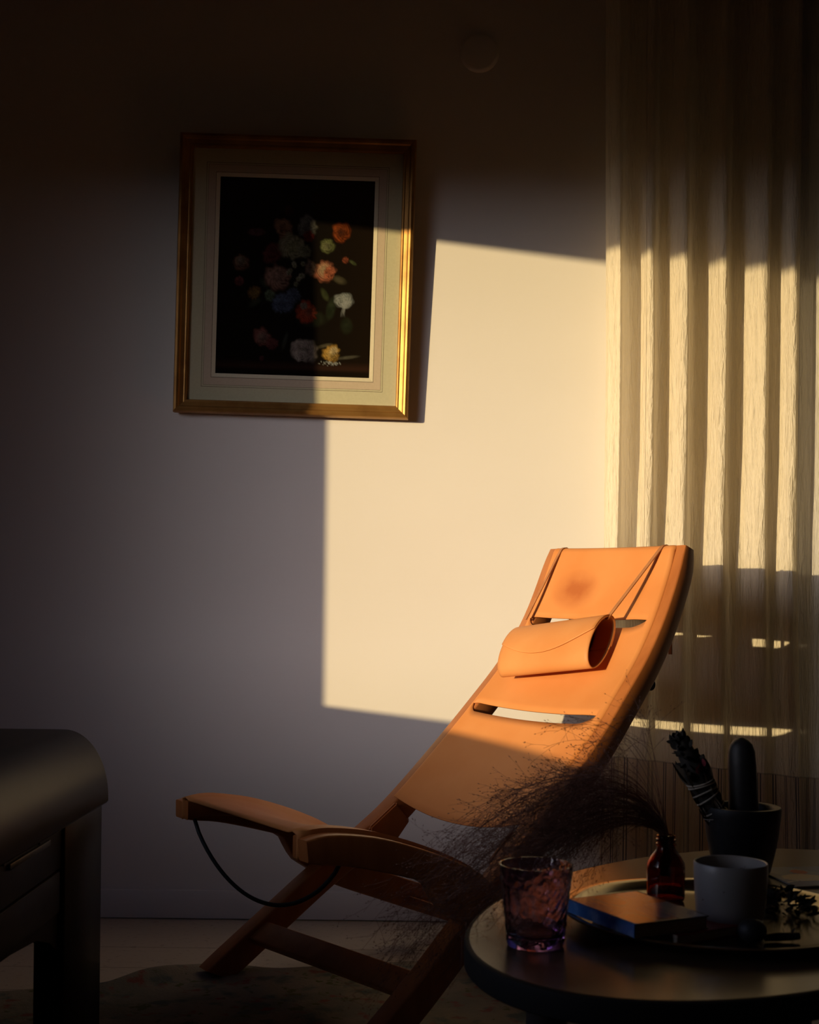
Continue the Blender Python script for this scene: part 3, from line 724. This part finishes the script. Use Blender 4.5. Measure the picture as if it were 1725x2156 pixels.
head = thing('head_roll', 'rolled tan leather neck pillow hanging on two thongs over the chair back', 'pillow', A.lerp(B, .5))
roll_shell('roll', -PI, PI, 0)
roll_shell('flap', PI*.95, 0, .0034, edge=lambda s: -.06-.62*math.sin(PI*min(1, max(0, (s*.93+.0))))**1.0*(1-.15*s)+.34*s**2, th=.0026)
M['hollow_shade'] = mat('painted_hollow_shade', (0.045, 0.014, 0.006), 0.95, spec=0.05, noise=((60, 60, 60), (0.03, 0.009, 0.004), 0.3, 0.7))  # near-black colour paints the shade of the hollow roll, on an added plug
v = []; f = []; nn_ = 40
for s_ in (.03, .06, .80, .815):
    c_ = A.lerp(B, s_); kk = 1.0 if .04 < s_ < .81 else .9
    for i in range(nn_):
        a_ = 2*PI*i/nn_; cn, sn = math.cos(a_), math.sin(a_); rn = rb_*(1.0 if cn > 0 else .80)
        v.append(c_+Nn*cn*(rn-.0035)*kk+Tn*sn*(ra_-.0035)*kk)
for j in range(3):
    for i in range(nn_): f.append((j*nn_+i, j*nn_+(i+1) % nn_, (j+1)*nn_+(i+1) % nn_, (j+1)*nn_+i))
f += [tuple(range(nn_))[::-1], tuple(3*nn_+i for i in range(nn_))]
tag(bobj('shade_plug', fixn(v, f), M['hollow_shade'], head), 'added dark plug for the shade inside the hollow roll')
# thongs: from inside the roll ends, over the top edge, hanging behind
def top_pt(u, j, lift):
    co, N = hide_point(u, 1.0); T = N.cross(Lv).normalized(); T = T if T.z > 0 else -T
    r = .014+.003+lift; a = j*PI; return co-N*.014+N*r*math.cos(a)+T*r*math.sin(a), N, T
def thong(name, start, u, hang, width):
    pth = [start]
    p0, N, T = top_pt(u, .08, 0)
    for s in (.33, .66): q = start.lerp(p0, s); pth.append(q)
    for j in (.08, .25, .5, .75, 1.0): pth.append(top_pt(u, j, 0)[0])
    e = pth[-1]
    for k in (.12, .35, .65, 1): pth.append(e-Vector((0, 0, hang*k))-N*(.004*k)-T*.0)
    P3 = catmull([tuple(q) for q in pth], 50); v = []; f = []
    for i, q in enumerate(P3):
        t_ = Vector(P3[min(i+1, 49)]-P3[max(i-1, 0)]).normalized(); sd = Lv-t_*Lv.dot(t_); sd.normalize(); nn = t_.cross(sd)
        for a, b in ((1, 1), (-1, 1), (-1, -1), (1, -1)): v.append(Vector(q)+sd*a*width/2+nn*b*.0012)
    for i in range(49):
        for k in range(4): f.append((i*4+k, i*4+(k+1) % 4, i*4+4+(k+1) % 4, i*4+4+k))
    f += [(0, 1, 2, 3), (199, 198, 197, 196)]
    return bobj(name, fixn(v, f), M['leather_edge'], head, True, 40)
sR = B+Tn*.058-axis*.006+Nn*.010; sL = A+Tn*.052+axis*.016+Nn*.008
sL2, _, _, _ = hit(1105, 1306, .020)
thong('thong', sR, .905, .23, .010)
thong('thong', sL2, .075, .16, .008)

# ------------------------------------------------------------------ coffee table
TZ = .42; TC = Vector((.4486, 1.6667, 0)); ta, tb_ = .4943, .2907; tang = math.radians(52.4)
def oval(a, k=1.0, inset=0.0):
    x = (ta*k-inset)*math.cos(a); y = (tb_*k-inset)*math.sin(a)
    return TC.x+x*math.cos(tang)-y*math.sin(tang), TC.y+x*math.sin(tang)+y*math.cos(tang)
table = thing('coffee_table', 'low oval wooden coffee table with dark rounded edge at lower right', 'table', (TC.x, TC.y, 0))
def oval_solid(name, secs, m, cap_top=True, cap_bot=True, n=120):
    v = []; f = []
    for ins, z in secs:
        for i in range(n):
            x, y = oval(2*PI*i/n, 1, ins); v.append((x, y, z))
    for j in range(len(secs)-1):
        for i in range(n):
            k = (i+1) % n; f.append((j*n+i, j*n+k, (j+1)*n+k, (j+1)*n+i))
    if cap_bot: f.append(tuple(range(n))[::-1])
    if cap_top: f.append(tuple((len(secs)-1)*n+i for i in range(n)))
    return bobj(name, fixn(v, f), m, table, True, 30)
oval_solid('edge_band', [(.010, TZ-.030), (.002, TZ-.030), (0, TZ-.028), (0, TZ-.005), (.0012, TZ-.002), (.004, TZ-.0004), (.010, TZ-.0004)], M['table_edge'], False, False)
oval_solid('table_top', [(.0055, TZ-.029), (.0055, TZ-.001), (.007, TZ)], M['table'])
for (x, y) in ((.166, 1.425), (.432, 1.390), (.445, 1.905), (.700, 1.880)):
    v, f = tube_data([(x+(TC.x-x)*.0, y, TZ-.030), (x, y, TZ-.035), (x-(TC.x-x)*.08, y-(TC.y-y)*.08, .03), (x-(TC.x-x)*.085, y-(TC.y-y)*.085, .0105)], [.025, .025, .018, .017], 20)
    bobj('leg', fixn(v, f), M['leg'], table)

# ------------------------------------------------------------------ things on the table
# violet tumbler
tum = thing('tumbler', 'violet hammered glass tumbler near the left end of the table', 'glass', (.152, 1.450, TZ))
tp = [(0, .0125), (.020, .0122), (.0285, .0135), (.0312, .018), (.0335, .030), (.0365, .055), (.0395, .080), (.0412, .0935), (.0418, .0955), (.0424, .0960), (.0432, .0950), (.0430, .092), (.0416, .078), (.0388, .053), (.0362, .028), (.0350, .014), (.0348, .0125)]
wob = lambda a, j, z: (.00055*math.sin(a*13+z*260)*math.cos(a*7-z*330)+.0003*math.sin(a*23-z*500)) if .02 < z < .088 and j > 9 else 0
n_fine = []
lathe('bowl', [(r, z) for r, z in catmull(tp, 70)], M['violet'], (.152, 1.450, TZ+.0005), tum, 96, 50, wob)
lathe('base', [(0, .0122), (.030, .0122), (.0346, .0115), (.0348, .009), (.0338, .0025), (.0325, .0004), (.024, 0), (0, .0008)], M['violet_base'], (.152, 1.450, TZ+.0002), tum, 64, 40)
# tray
TR = Vector((.391, 1.572, TZ)); 
tr = lathe('tray', [(0, .004), (.150, .004), (.158, .0045), (.168, .0085), (.180, .0145), (.188, .0165), (.1925, .0165), (.1940, .0150), (.1925, .0135), (.186, .0130), (.178, .0105), (.168, .0045), (.160, .0008), (.150, .0002), (0, .0002)], M['tray'], TR, None, 96, 45)
tag(tr, 'large round dark metal tray with a raised rim on the table', 'tray')
TT = TZ+.0042
# books
def book(name, label, corner, spine_dir, Ls, Wd, z0, th, cover_m, spine_m, page_m, coverpaint=None):
    """corner = front-left end of the spine; spine runs along spine_dir (away), pages extend to the right of it"""
    sd_ = Vector((*spine_dir, 0)).normalized(); wd_ = Vector((sd_.y, -sd_.x, 0)); c = Vector((*corner, z0))
    root = thing(name, label, 'book', c+sd_*Ls/2+wd_*Wd/2)
    def slab(nm, a0, a1, b0, b1, z, t_, m, bev=.0006):
        v = [c+sd_*a+wd_*b+Vector((0, 0, z+zz)) for zz in (0, t_) for a, b in ((a0, b0), (a1, b0), (a1, b1), (a0, b1))]
        bm = fixn(v, [(3, 2, 1, 0), (4, 5, 6, 7), (0, 1, 5, 4), (1, 2, 6, 5), (2, 3, 7, 6), (3, 0, 4, 7)]); bmesh.ops.bevel(bm, geom=bm.edges[:], offset=bev, segments=2, affect='EDGES')
        return bobj(nm, bm, m, root)
    slab('page_block', .002, Ls-.002, .002, Wd-.002, .0013, th-.0026, page_m, .0003)
    slab('back_cover', 0, Ls, .0005, Wd, 0, .0013, cover_m, .0003)
    slab('spine', 0, Ls, -.0008, .0016, 0, th, spine_m)
    if coverpaint is None: slab('front_cover', 0, Ls, .0005, Wd, th-.0013, .0013, cover_m, .0003)
    else:
        n1_, n2_ = 46, 34; v = []; colr = []
        for i in range(n1_):
            for j in range(n2_):
                a, b = i/(n1_-1), j/(n2_-1); v.append(c+sd_*Ls*a+wd_*Wd*b+Vector((0, 0, th+.0001*math.sin(a*6)+.0012*b*b*a))); colr.append((*coverpaint(a, b), 1))
        o = obj('front_cover', v, grid_faces(n1_, n2_), M['gloss_print'], root, True, col=colr, angle=180); solidify(o, .0013, 0)
    return root
book('book', 'thin paperback with red covers and pale pages lowest on the tray', (.316, 1.436), (-.52, .854), .150, .100, TT, .012, M['red_cover'], M['paper'], M['paper'])
def cov(a, b):
    q = math.sin(a*7+b*5)+math.sin(b*11-a*4)
    if b < .05: return (.05, .14, .36)
    if b > .62 and a < .55: return (.30, .29, .27) if q > -.3 else (.20, .21, .24)
    if q > .9: return (.34, .13, .05)
    if q > .2: return (.20, .17, .13)
    if q > -.8: return (.12, .12, .13)
    return (.10, .13, .22)
book('book', 'small glossy picture book with blue spine lying on the red paperback', (.263, 1.420), (-.44, .898), .142, .108, TT+.0128, .0150, M['paper'], M['blue_spine'], M['paper'], cov)
# bottle with dry grass
BC = Vector((.351, 1.672, TT))
bot = thing('bottle', 'small brown amber glass medicine bottle holding dried grass', 'bottle', BC)
bp_ = [(0, .0006), (.021, 0), (.0245, .002), (.0256, .006), (.0256, .046), (.0245, .052), (.0200, .060), (.0145, .067), (.0120, .0715), (.0120, .0745), (.0138, .0750), (.0138, .0775), (.0121, .0782), (.0121, .0805), (.0136, .0812), (.0136, .0835), (.0122, .0842), (.0128, .0865), (.0128, .0885), (.0105, .0888), (.0100, .086), (.0100, .070), (.0125, .064), (.0180, .057), (.0225, .050), (.0236, .044), (.0236, .006), (.021, .003), (0, .003)]
lathe('bottle_glass', bp_, M['amber'], BC, bot, 48, 40)
# mug
MC = Vector((.402, 1.533, TT))
mug = lathe('mug', [(0, .001), (.030, .0005), (.036, .002), (.0395, .007), (.0415, .018), (.0435, .040), (.0448, .066), (.0450, .0785), (.0440, .0802), (.0425, .0795), (.0420, .074), (.0405, .040), (.0385, .015), (.034, .006), (0, .0055)], M['mug'], MC, None, 72, 50, lambda a, j, z: .0004*math.sin(3*a+z*40))
tag(mug, 'off-white speckled ceramic cup without handle on the tray', 'cup')
# mortar, pestle, smudge stick
SM = Vector((.507, 1.868, TZ))
mor = lathe('mortar', [(0, .001), (.030, 0), (.0385, .002), (.0420, .008), (.0475, .030), (.0530, .060), (.0565, .092), (.0572, .101), (.0560, .1040), (.0490, .1042), (.0462, .1025), (.0450, .096), (.0400, .060), (.0300, .036), (.015, .026), (0, .024)], M['stone'], SM, None, 72, 50)
tag(mor, 'tall black stone mortar standing on the table behind the tray', 'mortar')
p0 = SM+Vector((.007, .006, .0265)); p1 = Vector((.5035, 1.868, .628)); ax_ = (p1-p0)
rr = [(0, .004), (.012, .012), (.03, .018), (.08, .0225), (.2, .0235), (.5, .0218), (.75, .0212), (.88, .0200), (.94, .0165), (.975, .0108), (1, .003)]
v, f = tube_data([p0+ax_*s for s, r in rr], [r for s, r in rr], 28)
pes = bobj('pestle', fixn(v, f), M['stone']); tag(pes, 'black stone pestle with a rounded end standing in the mortar', 'pestle')
rg = random.Random(8)
s0 = SM+Vector((-.028, -.006, .068)); s1 = Vector((.4035, 1.860, .632)); sax = (s1-s0); sl_ = sax.length; sdn = sax.normalized(); sa_ = sdn.orthogonal().normalized(); sb_ = sdn.cross(sa_)
smk = thing('smudge_stick', 'charred bundle of dried sage bound with white string leaning in the mortar', 'herb bundle', s0)
def srad(s): return .0135+.0055*math.sin(min(1, s/.75)*PI*.55) if s < .62 else .0190*(1-((s-.62)/.40)**1.7*.85)
rr = [i/24 for i in range(25)]
v, f = tube_data([s0+sax*s+sa_*.002*math.sin(s*9) for s in rr], [max(.003, srad(s)*.86) for s in rr], 14)
v = [q+Vector((rg.uniform(-1, 1), rg.uniform(-1, 1), rg.uniform(-1, 1)))*.0012 for q in v]
k_ = int(len(v)*.60)
bobj('bundle_core', fixn(v, f), M['sage'], smk)
def leaf(base, d, length, width, bend, m, name, parent):
    side = d.cross(Vector((rg.uniform(-1, 1), rg.uniform(-1, 1), rg.uniform(-1, 1)))).normalized(); nn = d.cross(side); v = []; n = 6
    for i in range(n+1):
        s = i/n; w_ = width*math.sin(PI*min(1, .12+s*.88))**.8*(1-.1*s); q = base+d*length*s+nn*bend*s*s
        v += [q-side*w_+nn*w_*.35, q+nn*0, q+side*w_+nn*w_*.35]
    f = []
    for i in range(n):
        for k in (0, 1): f.append((i*3+k, i*3+k+1, i*3+k+4, i*3+k+3))
    return obj(name, v, f, m, parent, True, angle=180)
for i in range(46):
    s = rg.uniform(.02, .60); a = rg.uniform(0, 2*PI); rad = sa_*math.cos(a)+sb_*math.sin(a)
    leaf(s0+sax*s+rad*srad(s)*.88, (sdn+rad*.10+sa_*rg.uniform(-.1, .1)).normalized(), rg.uniform(.025, .045), rg.uniform(.004, .0075), rg.uniform(-.003, .003), M['sage_leaf'], 'sage_leaf', smk)
for i in range(90):
    s = rg.uniform(.56, .97); a = rg.uniform(0, 2*PI); rad = sa_*math.cos(a)+sb_*math.sin(a)
    leaf(s0+sax*s+rad*srad(s)*.80, (sdn*rg.uniform(.35, 1)+rad*rg.uniform(.2, .8)).normalized(), rg.uniform(.006, .016), rg.uniform(.003, .006), rg.uniform(-.006, .006), M['sage'], 'charred_leaf', smk)
for i in range(5):
    s = .56+.02*i; rad = (sa_*math.cos(.4+i*.3)+sb_*math.sin(.4+i*.3)); rad = rad if rad.x > 0 else -rad
    leaf(s0+sax*s+rad*srad(s), (sdn+rad*.3).normalized(), .012, .005, .002, M['red_petal'], 'red_petal', smk)
for i, s in enumerate((.10, .17, .23, .34, .40, .47, .51)):
    pth = []
    for k in range(25):
        a = 2*PI*k/24; pth.append(s0+sax*(s+.022*math.sin(a+i))+(sa_*math.cos(a)+sb_*math.sin(a))*(srad(s)+.0016))
    tube('string_wrap', pth, .0014, M['string'], smk, 6)
pth = [s0+sax*.17-sa_*.015+Vector((0, -.012, 0)), s0+sax*.15+Vector((-.020, -.012, -.004)), s0+sax*.10+Vector((-.026, -.010, .004))]
tube('string_end', pth, .0006, M['string'], smk, 5)
# magazine
mg0 = Vector((.560, 1.775, TZ)); ma = Vector((.985, .17, 0)).normalized(); mb = Vector((-ma.y, ma.x, 0))
mag = thing('magazine', 'glossy colourful magazine lying at the right behind the tray', 'magazine', mg0+ma*.10+mb*.075)
def magc(a, b):
    if abs(b-(.35+.55*(a-.25))) < .018 or abs(b-(.10+.62*(a-.42))) < .015: return (.42, .42, .42)
    if a > .48 and b < .80 and b < .3+(a-.4): return (.30, .07, .06)
    if (a-.20)**2*1.5+(b-.42)**2 < .035: return (.46, .40, .30)
    if (a-.27)**2*3+(b-.72)**2 < .012: return (.34, .08, .05)
    q = math.sin(a*9+b*4)
    return (.12, .15, .24) if q > 0 else (.17, .19, .26)
v = []; cl = []
for i in range(60):
    for j in range(40):
        a, b = i/59, j/39; v.append(mg0+ma*.20*a+mb*.135*b+Vector((0, 0, .0030+.0012*math.sin(a*3)*(1-b)))); cl.append((*[min(.8, q_*1.5) for q_ in magc(a, b)], 1))
o = obj('cover', v, grid_faces(60, 40), M['gloss_print'], mag, True, col=cl, angle=180)
v = [mg0+ma*(.20*a)+mb*(.135*b)+Vector((0, 0, z)) for z in (.0004, .0026) for a, b in ((.005, .005), (.995, .005), (.995, .995), (.005, .995))]
bobj('page_block', fixn(v, [(3, 2, 1, 0), (4, 5, 6, 7), (0, 1, 5, 4), (1, 2, 6, 5), (2, 3, 7, 6), (3, 0, 4, 7)]), M['paper'], mag, False)
# dark dried herb tuft, twig and a little glass ball on the tray
tf = thing('herb_tuft', 'tuft of blackened dried leaves lying on the tray right of the cup', 'dried herb', (.500, 1.630, TT))
for i in range(120):
    a = rg.uniform(0, 2*PI); r = rg.random()**.6
    b = Vector((.500+r*.036*math.cos(a), 1.632+r*.072*math.sin(a), TT+.004+.018*(1-r*r)*rg.random()))
    d_ = Vector((math.cos(a)*.7+rg.uniform(-.6, .6), math.sin(a)*.7+rg.uniform(-.6, .6), rg.uniform(.05, .5))).normalized()
    leaf(b, d_, rg.uniform(.010, .020), rg.uniform(.002, .0045), rg.uniform(-.002, .003), M['sage'], 'dried_leaf', tf)
tw = thing('twig', 'short charred twig at the front rim of the tray', 'twig', (.444, 1.462, TT))
v, f = tube_data([(.424, 1.458, TT+.0052), (.440, 1.460, TT+.0058), (.456, 1.461, TT+.0062), (.466, 1.462, TT+.0068)], [.0040, .0050, .0048, .0042], 10)
bobj('stem', fixn(v, f), M['sage'], tw)
for (b, d_) in (((.457, 1.461, TT+.010), (.5, .1, .8)), ((.463, 1.462, TT+.009), (.9, .1, .5)), ((.448, 1.460, TT+.010), (-.2, .2, .9))):
    leaf(Vector(b), Vector(d_).normalized(), .008, .0022, .001, M['sage'], 'bud', tw)
bl = bmesh.new(); bmesh.ops.create_uvsphere(bl, u_segments=28, v_segments=18, radius=.0155)
for q in bl.verts: q.co = Vector((q.co.x*1.1, q.co.y, q.co.z*.92))+Vector((.408, 1.455, TT+.0142))
o = bobj('pebble', bl, M['stone']); tag(o, 'smooth dark round pebble in front of the speckled cup', 'pebble')

# ------------------------------------------------------------------ dried grass in the bottle
gr = thing('dried_grass', 'airy bunch of dried brown panicle grass arching left from the amber bottle', 'dried grass', BC+Vector((0, 0, .0885)))
rg = random.Random(21)
def tri_tube(V, F, path, r0, r1):
    base = len(V); n = len(path)
    for i, p in enumerate(path):
        t_ = (path[min(i+1, n-1)]-path[max(i-1, 0)]); t_ = t_.normalized() if t_.length > 0 else Vector((0, 0, 1))
        a = t_.orthogonal().normalized(); b = t_.cross(a); r = r0+(r1-r0)*i/(n-1)
        for k in range(3): q = 2*PI*k/3; V.append(p+a*math.cos(q)*r+b*math.sin(q)*r)
    for i in range(n-1):
        for k in range(3): F.append((base+i*3+k, base+i*3+(k+1) % 3, base+i*3+3+(k+1) % 3, base+i*3+3+k))
def spikelet(V, F, p, d, L_, r):
    a = d.orthogonal().normalized(); b = d.cross(a); base = len(V)
    V.append(p); V.append(p+d*L_)
    for k in range(3): q = 2*PI*k/3; V.append(p+d*L_*.4+(a*math.cos(q)+b*math.sin(q))*r)
    for k in range(3): F.append((base, base+2+k, base+2+(k+1) % 3)); F.append((base+1, base+2+(k+1) % 3, base+2+k))
mouth = BC+Vector((0, 0, .084))
def off_table(q):
    dx_, dy_ = q.x-TC.x, q.y-TC.y; ca_, sa__ = math.cos(tang), math.sin(tang); xx = (dx_*ca_+dy_*sa__)/(ta+.004); yy = (-dx_*sa__+dy_*ca_)/(tb_+.004)
    if xx*xx+yy*yy < 1 and q.z < TZ+.003: return Vector((q.x, q.y, TZ+.003+.0005*(q.z % .01)))
    ex_, ey_ = q.x-.152, q.y-1.450; rr_ = math.hypot(ex_, ey_)
    if rr_ < .048 and q.z < .525:
        k_ = .048/max(rr_, 1e-4); return Vector((.152+ex_*k_, 1.450+ey_*k_, q.z))
    if .20 < q.x < .40 and 1.40 < q.y < 1.62 and q.z < TT+.034: return Vector((q.x, q.y, TT+.034))
    return q
def stem(i):
    V = []; F = []
    u = rg.random()
    if i < 7: reach, rise, dy = rg.uniform(.05, .17), rg.uniform(.10, .17), rg.uniform(-.02, .10)          # upright wisps
    else: reach, rise, dy = .10+.31*rg.random()**.75, rg.uniform(-.03, .105), rg.gauss(-.01, .085)
    a = Vector((rg.uniform(-.006, .006), rg.uniform(-.006, .006), -.05)); b0 = mouth+Vector((rg.uniform(-.006, .006), rg.uniform(-.006, .006), 0))
    if i < 7: end = mouth+Vector((-reach, dy, rise))
    else: end = mouth+Vector((-reach, dy, rise-.62*max(0, reach-.08)))
    c1_ = mouth+Vector((-.012-reach*.06, dy*.1, .055+rise*.45)); c2_ = mouth+Vector((-reach*.55, dy*.55, rise+.040))
    path = [mouth+a]; N_ = 16
    for k in range(N_+1):
        t_ = k/N_; path.append(b0*(1-t_)**3+c1_*3*t_*(1-t_)**2+c2_*3*t_*t_*(1-t_)+end*t_**3)
    tri_tube(V, F, path, .00055, .00018)
    nb_ = rg.randint(7, 11) if i < 7 else rg.randint(15, 22)
    for k in range(nb_):
        t_ = .42+.58*(k+rg.random())/nb_; x = t_*(len(path)-1); j = min(int(x), len(path)-2); p = path[j].lerp(path[j+1], x-j); d_ = (path[j+1]-path[j]).normalized()
        L_ = rg.uniform(.030, .085)*(1.15-t_*.5); o_ = Vector((rg.gauss(0, 1), rg.gauss(0, 1), rg.gauss(0, 1))).normalized()
        dd = (d_*rg.uniform(.6, 1.1)+o_*.75).normalized(); bp2 = [p]; q = p; g_ = rg.uniform(.02, .25)
        for m_ in range(4):
            q = q+dd*L_/4; dd = (dd+Vector((-.04, 0, -g_*.35))+Vector((rg.gauss(0, .07), rg.gauss(0, .07), rg.gauss(0, .07)))).normalized(); bp2.append(q)
        tri_tube(V, F, bp2, .00022, .00012)
        for m_ in range(rg.randint(2, 4)):
            z_ = rg.uniform(.45, 1)*(len(bp2)-1); j2 = min(int(z_), 3); pp = bp2[j2].lerp(bp2[j2+1], z_-j2); dv = (bp2[j2+1]-bp2[j2]).normalized()
            tw_ = (dv+Vector((rg.gauss(0, .4), rg.gauss(0, .4), rg.gauss(0, .4)))).normalized(); e_ = pp+tw_*rg.uniform(.004, .012)
            tri_tube(V, F, [pp, e_], .00014, .0001); spikelet(V, F, e_, tw_, rg.uniform(.0028, .0046), rg.uniform(.00055, .0008))
    return V, F
for i in range(150):
    V, F = stem(i); V = [off_table(q) for q in V]; obj('grass_stem', V, F, M['grass'], gr, False)

# ------------------------------------------------------------------ dark desk at the left
DX, DY0, DY1, DZ = -.560, .95, 2.31, .588
desk = thing('desk', 'black lacquered desk with rounded top edge in the left foreground', 'desk', (-1.0, 1.6, 0))
prof = [(-1.42, DZ-.012), (-1.42, DZ-.002), (-1.418, DZ)]
for k in range(0, 19):
    a = PI/2*k/18; prof.append((DX-.084+.084*math.sin(a), DZ-.125+.125*math.cos(a)))
prof += [(DX, DZ-.132), (DX-.003, DZ-.136), (DX-.012, DZ-.137), (DX-.03, DZ-.137), (DX-.075, DZ-.10), (DX-.12, DZ-.03), (-1.38, DZ-.03)]
v = []; n = len(prof)
for y in np.linspace(DY0, DY1, 8):
    for x, z in prof: v.append((x, y, z))
f = [(j*n+i, j*n+(i+1) % n, (j+1)*n+(i+1) % n, (j+1)*n+i) for j in range(7) for i in range(n)]+[tuple(range(n)), tuple(7*n+i for i in range(n))[::-1]]
bobj('desk_top', fixn(v, f), M['desk'], desk, True, 30)
for (x0, x1, y0, y1) in ((DX-.062, DX-.010, 2.06, DY1-.004), (DX-.062, DX-.010, DY0+.004, DY0+.25), (-1.41, -1.36, 2.06, DY1-.004), (-1.41, -1.36, DY0+.004, DY0+.25)):
    box('leg', (x0, x1, y0, y1, 0.0105, DZ-.138 if x0 > -1 else DZ-.031), M['desk'], desk, .004)
box('side_rail', (DX-.050, DX-.016, DY0+.251, 2.059, .380, DZ-.138), M['desk'], desk, .002)
dr = box('drawer', (DX-.048, DX-.014, DY0+.26, 2.045, .310, .3775), M['desk'], desk, .002)
box('drawer_pull', (DX-.016, DX-.011, 1.78, 1.98, .432, .441), M['black'], desk, .001)
for y, z in ((1.93, .446), (1.76, .446)):
    v, f = tube_data([(DX-.017, y, z), (DX-.0125, y, z)], .004, 12); bobj('pin', fixn(v, f), M['black'], desk)
for (y0, y1) in ((1.62, 2.058),):
    pr_ = [(y1, .309), (y1, .240), (y1-.05, .268), (y1-.12, .290), (y1-.25, .302), (y0, .309)]
    v = [(x, y, z) for x in (DX-.046, DX-.020) for y, z in pr_]; n = len(pr_)
    bobj('bracket', fixn(v, [tuple(range(n)), tuple(range(n, 2*n))[::-1]]+[(i, (i+1) % n, n+(i+1) % n, n+i) for i in range(n)]), M['desk'], desk, False)
